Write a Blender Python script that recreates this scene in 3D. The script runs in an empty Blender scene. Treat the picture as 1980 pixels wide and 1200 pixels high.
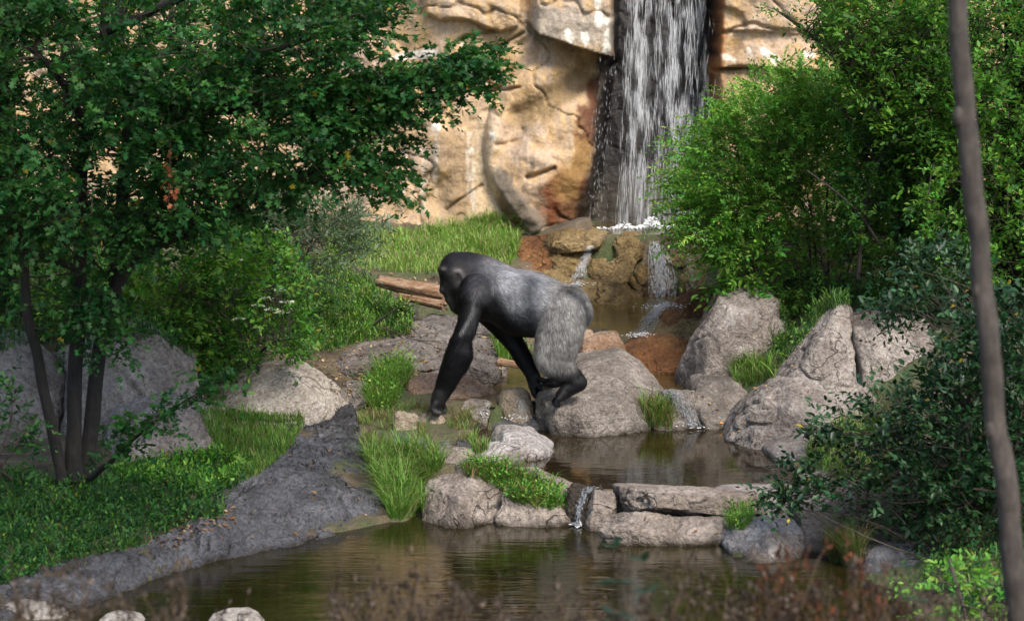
import bpy, bmesh, math, random
import numpy as np
from mathutils import Vector, Matrix
from mathutils.bvhtree import BVHTree

# ------------------------------------------------------------------ camera
SC = bpy.context.scene
COL = SC.collection
CAMZ, PITCH, FPX = 4.0, math.radians(8.0), 4288.0
CW, CH = 1980.0, 1200.0
cam_d = bpy.data.cameras.new('camera')
cam = bpy.data.objects.new('camera', cam_d)
COL.objects.link(cam)
cam.location = (0, 0, CAMZ)
cam.rotation_euler = (math.pi / 2 - PITCH, 0, 0)
cam_d.sensor_width = 36.0
cam_d.lens = 36.0 * FPX / CW
cam_d.clip_start = 0.1
cam_d.clip_end = 2000
cam_d.dof.use_dof = True
cam_d.dof.focus_distance = 20.7
cam_d.dof.aperture_fstop = 2.4
SC.camera = cam

# ------------------------------------------------------------------ sky, sun, exposure
SUN_EL, SUN_AZ = math.radians(47), math.radians(150)     # azimuth clockwise from +Y: behind the camera, a little to its right
world = bpy.data.worlds.new('World')
SC.world = world
world.use_nodes = True
wn = world.node_tree
sky = wn.nodes.new('ShaderNodeTexSky')
sky.sky_type = 'NISHITA'
sky.sun_disc = False
sky.sun_elevation = SUN_EL
sky.sun_rotation = SUN_AZ
sky.dust_density = 2.0
wn.links.new(sky.outputs[0], wn.nodes['Background'].inputs[0])
wn.nodes['Background'].inputs[1].default_value = 0.14
sun_d = bpy.data.lights.new('sun', 'SUN')
sun_d.energy = 2.2
sun_d.angle = math.radians(20.0)
sun_d.color = (1.0, 0.93, 0.82)
sun = bpy.data.objects.new('sun', sun_d)
COL.objects.link(sun)
sdir = Vector((math.sin(SUN_AZ) * math.cos(SUN_EL), math.cos(SUN_AZ) * math.cos(SUN_EL), math.sin(SUN_EL)))
sun.rotation_euler = (-sdir).to_track_quat('-Z', 'Y').to_euler()
sun.location = (0, -5, 20)
SC.view_settings.view_transform = 'Standard'
SC.view_settings.look = 'None'
SC.view_settings.gamma = 1.0
SC.view_settings.use_curve_mapping = False
SC.view_settings.exposure = 1.15
SC.cycles.use_denoising = True
SC.cycles.max_bounces = 6
SC.cycles.diffuse_bounces = 3
SC.cycles.glossy_bounces = 3
SC.cycles.transmission_bounces = 3
SC.cycles.transparent_max_bounces = 12
SC.cycles.sample_clamp_indirect = 4.0
SC.cycles.caustics_reflective = False
SC.cycles.caustics_refractive = False

# ------------------------------------------------------------------ image <-> world
CP, SP = math.cos(PITCH), math.sin(PITCH)

def ray(px, py):
    a = (np.asarray(px, float) - CW / 2) / FPX
    b = -(np.asarray(py, float) - CH / 2) / FPX
    return np.stack([a, CP + b * SP, -SP + b * CP], -1)       # direction with camera depth 1

def P(px, py, D):
    """world point seen at photo pixel (px, py) at the ground distance D"""
    d = ray(px, py)
    return d * (np.asarray(D, float) / d[..., 1])[..., None] + np.array([0, 0, CAMZ])

def G(px, py, z):
    """world point seen at photo pixel (px, py) on the level z"""
    d = ray(px, py)
    return d * ((np.asarray(z, float) - CAMZ) / d[..., 2])[..., None] + np.array([0, 0, CAMZ])

def proj(p):
    p = np.asarray(p, float)
    d = p[..., 1] * CP + (CAMZ - p[..., 2]) * SP
    up = (p[..., 2] - CAMZ) * CP + p[..., 1] * SP
    return CW / 2 + FPX * p[..., 0] / d, CH / 2 - FPX * up / d

def smooth(a, b, x):
    t = np.clip((np.asarray(x, float) - a) / (b - a), 0, 1)
    return t * t * (3 - 2 * t)

def inpoly(px, py, poly):
    px = np.asarray(px); py = np.asarray(py)
    ins = np.zeros(px.shape, bool)
    n = len(poly)
    for i in range(n):
        x0, y0 = poly[i]; x1, y1 = poly[(i + 1) % n]
        if y0 == y1:
            continue
        c = ((y0 > py) != (y1 > py)) & (px < (x1 - x0) * (py - y0) / (y1 - y0) + x0)
        ins ^= c
    return ins

def polydist(px, py, poly, closed=True):
    """distance to a polyline"""
    best = np.full(np.shape(px), 1e9)
    n = len(poly)
    for i in range(n if closed else n - 1):
        x0, y0 = poly[i][:2]; x1, y1 = poly[(i + 1) % n][:2]
        dx, dy = x1 - x0, y1 - y0
        L = dx * dx + dy * dy + 1e-9
        t = np.clip(((px - x0) * dx + (py - y0) * dy) / L, 0, 1)
        best = np.minimum(best, np.hypot(px - x0 - t * dx, py - y0 - t * dy))
    return best

# ------------------------------------------------------------------ noise (numpy gradient noise)
_prng = np.random.RandomState(7)
_perm = _prng.permutation(256).astype(np.int64)
_perm = np.concatenate([_perm, _perm, _perm])
_grad = _prng.normal(size=(256, 3)); _grad /= np.linalg.norm(_grad, axis=1)[:, None]

def pn(p):
    p = np.asarray(p, float)
    i = np.floor(p).astype(np.int64); f = p - i
    i &= 255
    w = f * f * f * (f * (f * 6 - 15) + 10)
    out = 0
    for a in (0, 1):
        for b in (0, 1):
            for c in (0, 1):
                h = _perm[_perm[_perm[(i[..., 0] + a) & 255] + ((i[..., 1] + b) & 255)] + ((i[..., 2] + c) & 255)]
                g = _grad[h]
                v = g[..., 0] * (f[..., 0] - a) + g[..., 1] * (f[..., 1] - b) + g[..., 2] * (f[..., 2] - c)
                k = (w[..., 0] if a else 1 - w[..., 0]) * (w[..., 1] if b else 1 - w[..., 1]) * (w[..., 2] if c else 1 - w[..., 2])
                out = out + v * k
    return out * 1.5

def fbm(p, o=4, g=.5):
    p = np.asarray(p, float)
    s, a = 0, 1.0
    for k in range(o):
        s = s + a * pn(p * 2 ** k + 13.7 * k)
        a *= g
    return s

# ------------------------------------------------------------------ objects
def prop(o, label=None, cat=None, group=None, kind=None):
    if label: o['label'] = label
    if cat: o['category'] = cat
    if group: o['group'] = group
    if kind: o['kind'] = kind
    return o

def thing(name, base, label, cat, group=None, kind=None):
    o = bpy.data.objects.new(name, None)
    o.empty_display_size = .1
    COL.objects.link(o)
    o.location = [float(c) for c in base]
    return prop(o, label, cat, group, kind)

def mesh_data(name, V, F, C=None, smooth_shade=False):
    """V (n,3); F (m,k) or a list of such arrays; C (n,3) vertex colours"""
    me = bpy.data.meshes.new(name)
    V = np.asarray(V, np.float32)
    Fs = F if isinstance(F, list) else [F]
    Fs = [np.asarray(f, np.int32) for f in Fs if len(f)]
    nl = sum(f.size for f in Fs); nf = sum(len(f) for f in Fs)
    me.vertices.add(len(V)); me.vertices.foreach_set('co', V.ravel())
    me.loops.add(nl); me.polygons.add(nf)
    me.loops.foreach_set('vertex_index', np.concatenate([f.ravel() for f in Fs]))
    tot = np.concatenate([np.full(len(f), f.shape[1], np.int32) for f in Fs])
    me.polygons.foreach_set('loop_start', np.concatenate([[0], np.cumsum(tot)[:-1]]).astype(np.int32))
    if smooth_shade:
        me.polygons.foreach_set('use_smooth', np.ones(nf, bool))
    me.update(calc_edges=True)
    if C is not None:
        at = me.color_attributes.new('Col', 'FLOAT_COLOR', 'POINT')
        c4 = np.ones((len(V), 4), np.float32); c4[:, :3] = C
        at.data.foreach_set('color', c4.ravel())
    return me

SOLIDS = []        # triangles that things can stand on

def mk(name, V, F, mat, parent=None, C=None, smooth_shade=False, base=None, solid=False, **kw):
    V = np.asarray(V, float)
    if solid:
        for f in (F if isinstance(F, list) else [F]):
            SOLIDS.append((V.copy(), np.asarray(f)))
    if parent is not None:
        off = np.array(parent.matrix_world.translation if parent.type != 'EMPTY' else parent.location)
        q = parent.parent
        while q is not None:
            off = off + np.array(q.location); q = q.parent
    else:
        off = np.asarray(base if base is not None else [(V[:, 0].min() + V[:, 0].max()) / 2, (V[:, 1].min() + V[:, 1].max()) / 2, V[:, 2].min()], float)
    if parent is not None and parent.type != 'EMPTY':
        off = np.array(parent.location)
        q = parent.parent
        while q is not None:
            off = off + np.array(q.location); q = q.parent
    me = mesh_data(name, V - off, F, C, smooth_shade)
    me.materials.append(mat)
    o = bpy.data.objects.new(name, me)
    COL.objects.link(o)
    if parent is not None:
        o.parent = parent
    else:
        o.location = off
    return prop(o, **kw)

_bvh = {}
def hit(px, py):
    """first solid point seen at a photo pixel"""
    n = len(SOLIDS)
    if _bvh.get('n') != n:
        vs, fs, k = [], [], 0
        for V, F in SOLIDS:
            vs.append(V); fs += (F + k).tolist(); k += len(V)
        _bvh['t'] = BVHTree.FromPolygons(np.concatenate(vs).tolist(), fs)
        _bvh['n'] = n
    d = ray(px, py)
    loc, nor, i, dist = _bvh['t'].ray_cast(Vector((0, 0, CAMZ)), Vector(d.tolist()))
    return (np.array(loc), np.array(nor)) if loc is not None else (None, None)

def drop(x, y, z0=12.0):
    hit(0, 0)
    loc, nor, i, dist = _bvh['t'].ray_cast(Vector((x, y, z0)), Vector((0, 0, -1)))
    return (np.array(loc), np.array(nor)) if loc is not None else (None, None)

# ------------------------------------------------------------------ node materials
def nmat(name):
    m = bpy.data.materials.new(name)
    m.use_nodes = True
    nt = m.node_tree
    return m, nt, nt.nodes['Principled BSDF']

def N(nt, t, **kw):
    n = nt.nodes.new('ShaderNode' + t)
    for k, v in kw.items():
        if k == 'inp':
            for a, b in v.items():
                n.inputs[a].default_value = b
        else:
            setattr(n, k, v)
    return n

def ramp(nt, fac, stops):
    r = N(nt, 'ValToRGB')
    el = r.color_ramp.elements
    while len(el) < len(stops):
        el.new(.5)
    for e, (p, c) in zip(el, stops):
        e.position = p
        e.color = (*c, 1) if len(c) == 3 else c
    nt.links.new(fac, r.inputs[0])
    return r.outputs[0]

def mixc(nt, fac, a, b, mode='MIX'):
    m = N(nt, 'Mix', data_type='RGBA', blend_type=mode)
    for s, v in ((0, fac), (6, a), (7, b)):
        if hasattr(v, 'is_linked'):
            nt.links.new(v, m.inputs[s])
        else:
            m.inputs[s].default_value = v if s == 0 else (*v, 1)
    return m.outputs[2]

def noise(nt, scale, detail=5, rough=.55, vec=None, dist=0):
    n = N(nt, 'TexNoise', inp={'Scale': scale, 'Detail': detail, 'Roughness': rough, 'Distortion': dist})
    if vec is not None:
        nt.links.new(vec, n.inputs['Vector'])
    return n.outputs[0]

def worldpos(nt, scale=(1, 1, 1), rot=(0, 0, 0)):
    g = N(nt, 'NewGeometry')
    m = N(nt, 'Mapping')
    m.inputs['Scale'].default_value = scale
    m.inputs['Rotation'].default_value = rot
    nt.links.new(g.outputs['Position'], m.inputs[0])
    return m.outputs[0]

def bump(nt, b, h, strength, dist):
    n = N(nt, 'Bump', inp={'Strength': strength, 'Distance': dist})
    nt.links.new(h, n.inputs['Height'])
    nt.links.new(n.outputs[0], b.inputs['Normal'])
    return n

def rock_mat(name, light, mid, dark, spots=None, rough=.85, lichen=None, wetline=None, wetcol=None):
    m, nt, b = nmat(name)
    w = worldpos(nt)
    a = noise(nt, 2.2, 6, .6, w, .4)
    c = ramp(nt, a, [(.3, dark), (.5, mid), (.68, light)])
    f = noise(nt, 30, 4, .7, w)
    c = mixc(nt, 1.0, c, ramp(nt, f, [(.3, (.42,) * 3), (.5, (.95,) * 3), (.7, (1.35,) * 3)]), 'MULTIPLY')
    g = noise(nt, 7, 6, .65, w)
    c = mixc(nt, ramp(nt, g, [(.5, (0,) * 3), (.68, (.65,) * 3)]), c, dark)
    if lichen:
        k = noise(nt, 5.3, 5, .7, worldpos(nt, (1, 1, 1), (.4, .9, .2)))
        c = mixc(nt, ramp(nt, k, [(.56, (0,) * 3), (.66, (.8,) * 3)]), c, lichen)
    cv = N(nt, 'Math', operation='SUBTRACT'); nt.links.new(noise(nt, 1.1, 3, .5, worldpos(nt, (1, 1, 1.6), (.5, .3, .7)), .5), cv.inputs[0]); cv.inputs[1].default_value = .5
    ca = N(nt, 'Math', operation='ABSOLUTE'); nt.links.new(cv.outputs[0], ca.inputs[0])
    cm = N(nt, 'MapRange', inp={'From Min': .0, 'From Max': .005, 'To Min': 0., 'To Max': 1.}); nt.links.new(ca.outputs[0], cm.inputs[0])
    km = N(nt, 'MapRange', inp={'From Min': .48, 'From Max': .6, 'To Min': 1., 'To Max': 0.}); nt.links.new(noise(nt, .9, 2, .5, w), km.inputs[0])
    cx_ = N(nt, 'Math', operation='MAXIMUM'); nt.links.new(cm.outputs[0], cx_.inputs[0]); nt.links.new(km.outputs[0], cx_.inputs[1]); cm = cx_
    c = mixc(nt, cm.outputs[0], tuple(v * .6 for v in dark), c)
    geo = N(nt, 'NewGeometry')
    if wetline is not None:
        s = N(nt, 'SeparateXYZ'); nt.links.new(geo.outputs['Position'], s.inputs[0])
        ad = N(nt, 'Math', operation='MULTIPLY_ADD'); nt.links.new(noise(nt, 6, 4, .6, w), ad.inputs[0])
        ad.inputs[1].default_value = -.16; nt.links.new(s.outputs[2], ad.inputs[2])
        mr = N(nt, 'MapRange', inp={'From Min': wetline - .05, 'From Max': wetline + .03, 'To Min': 1., 'To Max': 0.})
        nt.links.new(ad.outputs[0], mr.inputs[0])
        c = mixc(nt, mr.outputs[0], c, wetcol or (.035, .026, .016))
        r2 = N(nt, 'MapRange', inp={'To Min': rough, 'To Max': .35}); nt.links.new(mr.outputs[0], r2.inputs[0])
        nt.links.new(r2.outputs[0], b.inputs['Roughness'])
    else:
        b.inputs['Roughness'].default_value = rough
    nt.links.new(c, b.inputs['Base Color'])
    h = N(nt, 'Math', operation='ADD')
    nt.links.new(noise(nt, 24, 5, .7, w), h.inputs[0]); nt.links.new(noise(nt, 6, 4, .65, w), h.inputs[1])
    h2 = N(nt, 'Math', operation='MULTIPLY_ADD'); nt.links.new(cm.outputs[0], h2.inputs[0]); h2.inputs[1].default_value = .5; nt.links.new(h.outputs[0], h2.inputs[2])
    bump(nt, b, h2.outputs[0], 1., .055)
    b.inputs['Specular IOR Level'].default_value = .3
    return m

def leaf_mat(name, rough=.5, trans=.36, spec=.25):
    m, nt, b = nmat(name)
    at = N(nt, 'Attribute', attribute_name='Col')
    nt.links.new(at.outputs['Color'], b.inputs['Base Color'])
    b.inputs['Roughness'].default_value = rough
    b.inputs['Specular IOR Level'].default_value = spec
    if trans:
        t = N(nt, 'BsdfTranslucent')
        k = mixc(nt, 1.0, at.outputs['Color'], (1.25, 1.35, .6), 'MULTIPLY')
        nt.links.new(k, t.inputs[0])
        x = N(nt, 'MixShader', inp={0: trans})
        nt.links.new(b.outputs[0], x.inputs[1]); nt.links.new(t.outputs[0], x.inputs[2])
        nt.links.new(x.outputs[0], nt.nodes['Material Output'].inputs[0])
    return m

def bark_mat(name, a, c):
    m, nt, b = nmat(name)
    w = worldpos(nt, (1, 1, .25))
    n = noise(nt, 45, 7, .7, w)
    k = noise(nt, 9, 5, .6, worldpos(nt))
    col = mixc(nt, ramp(nt, k, [(.42, (0,) * 3), (.62, (.7,) * 3)]), ramp(nt, n, [(.35, a), (.65, c)]), tuple(x * .55 for x in a))
    nt.links.new(col, b.inputs['Base Color'])
    b.inputs['Roughness'].default_value = .9
    bump(nt, b, n, 1, .012)
    return m

LEAF = leaf_mat('leaf')
LEAF_GLOSS = leaf_mat('glossy_leaf', .42, .12, .3)
GRASSM = leaf_mat('grass_blade', .55, .3, .25)
DRY = leaf_mat('dry_plant', .9, 0, .05)
BARK = bark_mat('dark_bark', (.008, .0068, .006), (.026, .022, .019))
BARK_GREY = bark_mat('grey_bark', (.04, .032, .027), (.095, .076, .064))
TWIG = bark_mat('twig_bark', (.03, .024, .018), (.09, .07, .05))
# ================================================================== SETTING
Z_LOW, Z_MID, Z_STREAM, Z_UP, Z_PLUNGE = -.2, 0.0, .2, .50, 1.20
POOLS = {
    'lower_pool_water': (Z_LOW, [(120, 1185), (318, 1110), (424, 1078), (580, 1042), (700, 1020), (760, 1008), (1000, 998), (1130, 1000), (1200, 1020), (1400, 1052), (1420, 1075), (1560, 1085), (1640, 1100), (1740, 1150), (1830, 1230), (1800, 1310), (1300, 1330), (700, 1320), (350, 1255), (180, 1225)]),
    'middle_pool_water': (Z_MID, [(790, 890), (860, 872), (925, 880), (905, 812), (960, 792), (1060, 790), (1100, 830), (1260, 820), (1330, 800), (1420, 825), (1490, 880), (1560, 940), (1400, 946), (1180, 946), (1120, 942), (1060, 922), (960, 905), (860, 902)]),
    'stream_water': (Z_STREAM, [(850, 770), (875, 735), (950, 712), (1040, 708), (1250, 700), (1350, 700), (1365, 715), (1345, 760), (1260, 760), (1050, 772), (960, 784)]),
    'upper_pool_water': (Z_UP, [(1090, 600), (1150, 572), (1330, 570), (1400, 590), (1400, 642), (1340, 648), (1200, 648), (1100, 645)]),
    'plunge_pool_water': (Z_PLUNGE, [(1130, 438), (1190, 420), (1380, 420), (1400, 445), (1370, 455), (1150, 454)]),
}
POOLW = {k: (z, [tuple(G(a, b, z)[:2]) for a, b in pl]) for k, (z, pl) in POOLS.items()}

CTRL = [(0, 930, .2), (130, 940, .2), (300, 920, .15), (0, 1060, .02), (140, 1086, -.08), (265, 1066, -.06), (375, 1016, 0), (430, 966, .04), (500, 920, .04), (560, 868, .08), (450, 850, .15),
        (400, 810, .2), (580, 812, .14), (690, 800, .08), (690, 870, .02), (300, 750, .5), (0, 750, .5), (100, 650, .8), (400, 680, .6), (500, 600, .8), (300, 560, 1.), (600, 700, .4), (560, 640, .6),
        (650, 640, .52), (640, 560, .8), (700, 600, .63), (780, 560, .75), (620, 470, 1.1), (720, 500, .95), (850, 520, .9), (900, 480, 1.05), (800, 440, 1.22), (950, 438, 1.22), (1000, 460, 1.12),
        (980, 520, .85), (640, 430, 1.25), (500, 440, 1.25), (300, 440, 1.3), (0, 440, 1.3), (700, 680, .42), (800, 660, .42), (900, 660, .42), (850, 700, .27), (960, 680, .34), (950, 620, .58),
        (760, 720, .32), (720, 760, .2), (740, 800, .14), (800, 790, .17), (850, 802, .15), (890, 812, .12), (720, 840, .08), (850, 835, .1), (760, 870, .06), (740, 1000, -.14), (800, 1005, -.14),
        (1400, 720, .35), (1420, 800, .1), (1480, 720, .45), (1520, 640, .7), (1600, 580, .85), (1450, 560, .85), (1700, 540, .95), (1900, 560, .95), (1430, 500, 1.1), (1600, 450, 1.2), (1900, 440, 1.25),
        (1600, 900, 0), (1580, 960, -.12), (1640, 850, .1), (1750, 800, .4), (1900, 800, .45), (1700, 950, -.05), (1900, 950, .2), (1650, 1060, -.2), (1750, 1050, -.15), (1900, 1080, 0), (1780, 1150, -.14), (1950, 1200, -.1)]
WCTRL = [(-4, 12.8, -.15), (0, 12.4, -.08), (4, 12.8, -.15), (-4, 10.5, .35), (0, 10.5, .3), (4, 10.5, .35), (-4, 8, 1.05), (0, 8, 1.05), (4, 8, 1.05), (-5, 4, 2.), (0, 4, 2.), (5, 4, 2.), (0, 0, 2.4), (-9, 0, 2.4), (9, 0, 2.4), (-9, 8, 1.1), (9, 8, 1.1),
         (-9, 20, .9), (9, 20, .9), (-9, 15, .2), (9, 15, .15), (-9, 26, 1.3), (9, 26, 1.3), (0, 30, 1.3), (-9, 30, 1.3), (9, 30, 1.3)]
_cp = [tuple(G(a, b, z)) for a, b, z in CTRL] + WCTRL
for k, (z, pl) in POOLW.items():
    _cp += [(x, y, z + .03) for x, y in pl]
_cp = np.array(_cp)
_keep = []
for i, c in enumerate(_cp):                      # thin out points that nearly coincide
    if all(np.hypot(*(c[:2] - _cp[j][:2])) > .12 for j in _keep):
        _keep.append(i)
_cp = _cp[_keep]
def _tps(r2):
    return np.where(r2 > 1e-12, r2 * np.log(r2 + 1e-12), 0)
_n = len(_cp)
_A = np.zeros((_n + 3, _n + 3))
_A[:_n, :_n] = _tps(((_cp[:, None, :2] - _cp[None, :, :2]) ** 2).sum(-1)) + np.eye(_n) * .04
_A[:_n, _n] = 1; _A[:_n, _n + 1:] = _cp[:, :2]
_A[_n, :_n] = 1; _A[_n + 1:, :_n] = _cp[:, :2].T
_W = np.linalg.solve(_A, np.concatenate([_cp[:, 2], [0, 0, 0]]))

CUTS = [(zc, [tuple(G(a, b, zl)[:2]) for a, b, zl in pl]) for zc, pl in (
    (-.3, [(790, 905, .0), (960, 908, 0), (1120, 945, 0), (1180, 950, 0), (1400, 950, 0), (1600, 945, 0), (1720, 1010, -.1), (1700, 1120, -.2), (1560, 1090, -.2), (1420, 1075, -.2), (1200, 1020, -.2), (1000, 998, -.2), (780, 1010, -.2)]),
    (-.05, [(900, 796, .1), (960, 787, .2), (1050, 775, .2), (1270, 763, .2), (1345, 763, .2), (1440, 800, .1), (1420, 840, .0), (1260, 835, 0), (1100, 840, 0), (930, 830, .0)]),
    (.1, [(1090, 648, .5), (1390, 646, .5), (1390, 700, .2), (1250, 702, .2), (1040, 712, .2)]),
    (-.1, [(1430, 830, .05), (1560, 760, .3), (1740, 780, .35), (1760, 860, .2), (1600, 930, 0), (1500, 900, 0)]),
)]

def ground_z(x, y, detail=True):
    x = np.asarray(x, float); y = np.asarray(y, float)
    xc = np.clip(x, -10, 10); yc = np.clip(y, -3, 30)
    z = np.full(x.shape, _W[_n]) + _W[_n + 1] * xc + _W[_n + 2] * yc
    for i in range(_n):
        z = z + _W[i] * _tps((xc - _cp[i, 0]) ** 2 + (yc - _cp[i, 1]) ** 2)
    z = np.clip(z, -.6, 2.6)
    if detail:
        q = np.stack([x, y, np.zeros_like(x)], -1)
        z = z + .05 * fbm(q * 1.3, 3) + .012 * fbm(q * 9, 2)
    for k, (lv, pl) in POOLW.items():
        d = polydist(x, y, pl)
        ins = inpoly(x, y, pl)
        z = np.where(ins, np.minimum(z, lv - .03 - .35 * smooth(0, .45, d)), z)
        z = np.where(~ins & (d < .15), np.maximum(z, lv + .01), z)
    for zc, pl in CUTS:                              # the rocks, not the soil, make the dam and the steps
        ins = inpoly(x, y, pl); d = polydist(x, y, pl)
        z = np.where(ins, np.minimum(z, z + (zc - z) * smooth(0, .12, d)), z)
    return z

def axis(fine0, fine1, step, out0, out1, k=1.35):
    a = list(np.arange(fine0, fine1 + 1e-6, step))
    s, v = step, a[-1]
    while v < out1:
        s *= k; v += s; a.append(v)
    s, v = step, a[0]
    while v > out0:
        s *= k; v -= s; a.insert(0, v)
    return np.array(a)

def grid_faces(nx, ny):
    i, j = np.meshgrid(np.arange(nx - 1), np.arange(ny - 1), indexing='ij')
    a = (i * ny + j).ravel()
    return np.stack([a, a + ny, a + ny + 1, a + 1], -1)

gm, nt, b = nmat('soil_and_litter')
w = worldpos(nt)
c = ramp(nt, noise(nt, 3, 6, .6, w), [(.35, (.055, .04, .026)), (.5, (.13, .095, .06)), (.66, (.2, .15, .1))])
c = mixc(nt, ramp(nt, noise(nt, 1.3, 5, .6, w), [(.42, (0,) * 3), (.58, (.8,) * 3)]), c, (.06, .095, .028))
c = mixc(nt, 1., c, ramp(nt, noise(nt, 60, 3, .75, w), [(.3, (.45,) * 3), (.7, (1.35,) * 3)]), 'MULTIPLY')
nt.links.new(c, b.inputs['Base Color']); b.inputs['Roughness'].default_value = .95
bump(nt, b, noise(nt, 35, 4, .75, w), 1, .03)
gx = axis(-6.2, 6.2, .05, -400, 400); gy = axis(13.0, 28.2, .05, -300, 600)
X, Y = np.meshgrid(gx, gy, indexing='ij')
Zg = ground_z(X, Y)
gv = np.stack([X, Y, Zg], -1).reshape(-1, 3)
gf = grid_faces(len(gx), len(gy))
mk('ground', gv, gf, gm, smooth_shade=True, base=(0, 0, 0), solid=True, kind='structure', label='brown soil and leaf litter ground under the rocks and plants')

# ------------------------------------------------------------------ water
def water_mat(name, col, ripple, scale, strength):
    m, nt, b = nmat(name)
    w = worldpos(nt, scale)
    a = noise(nt, ripple, 3, .5, w, .8)
    a2 = noise(nt, ripple * 2.7, 2, .5, w, .4)
    s = N(nt, 'Math', operation='MULTIPLY_ADD'); nt.links.new(a2, s.inputs[0]); s.inputs[1].default_value = .35; nt.links.new(a, s.inputs[2])
    bump(nt, b, s.outputs[0], strength, .02)
    k = noise(nt, 1.6, 4, .6, worldpos(nt))
    nt.links.new(ramp(nt, k, [(.35, tuple(v * .55 for v in col)), (.65, tuple(v * 1.35 for v in col))]), b.inputs['Base Color'])
    b.inputs['Roughness'].default_value = .04
    b.inputs['IOR'].default_value = 1.4
    b.inputs['Specular IOR Level'].default_value = .62
    return m
WATER_LOW = water_mat('dark_pool_water', (.018, .0145, .004), 7, (.22, 1.3, 1), .2)
WATER_MID = water_mat('brown_pool_water', (.02, .0135, .005), 5, (.35, 1.1, 1), .12)
WATER_UP = water_mat('olive_pool_water', (.085, .062, .016), 8, (.8, 1.2, 1), .25)
WATER_STREAM = water_mat('amber_stream_water', (.075, .05, .016), 10, (.7, 1.2, 1), .4)
for k, (lv, pl) in POOLW.items():
    pl = np.array(pl); c = pl.mean(0)
    big = c + (pl - c) * 1.03
    xs = np.arange(big[:, 0].min() - .1, big[:, 0].max() + .15, .06); ys = np.arange(big[:, 1].min() - .1, big[:, 1].max() + .15, .06)
    XX, YY = np.meshgrid(xs, ys, indexing='ij')
    ok = inpoly(XX, YY, big.tolist()) | (polydist(XX, YY, big.tolist()) < .09)
    F = grid_faces(len(xs), len(ys))
    okf = ok.ravel()[F].all(1)
    F = F[okf]
    V = np.stack([XX, YY, np.full_like(XX, lv)], -1).reshape(-1, 3)
    u, inv = np.unique(F, return_inverse=True)
    mk(k, V[u], inv.reshape(F.shape), {'lower_pool_water': WATER_LOW, 'middle_pool_water': WATER_MID, 'stream_water': WATER_STREAM}.get(k, WATER_UP), smooth_shade=True, kind='structure')

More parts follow.
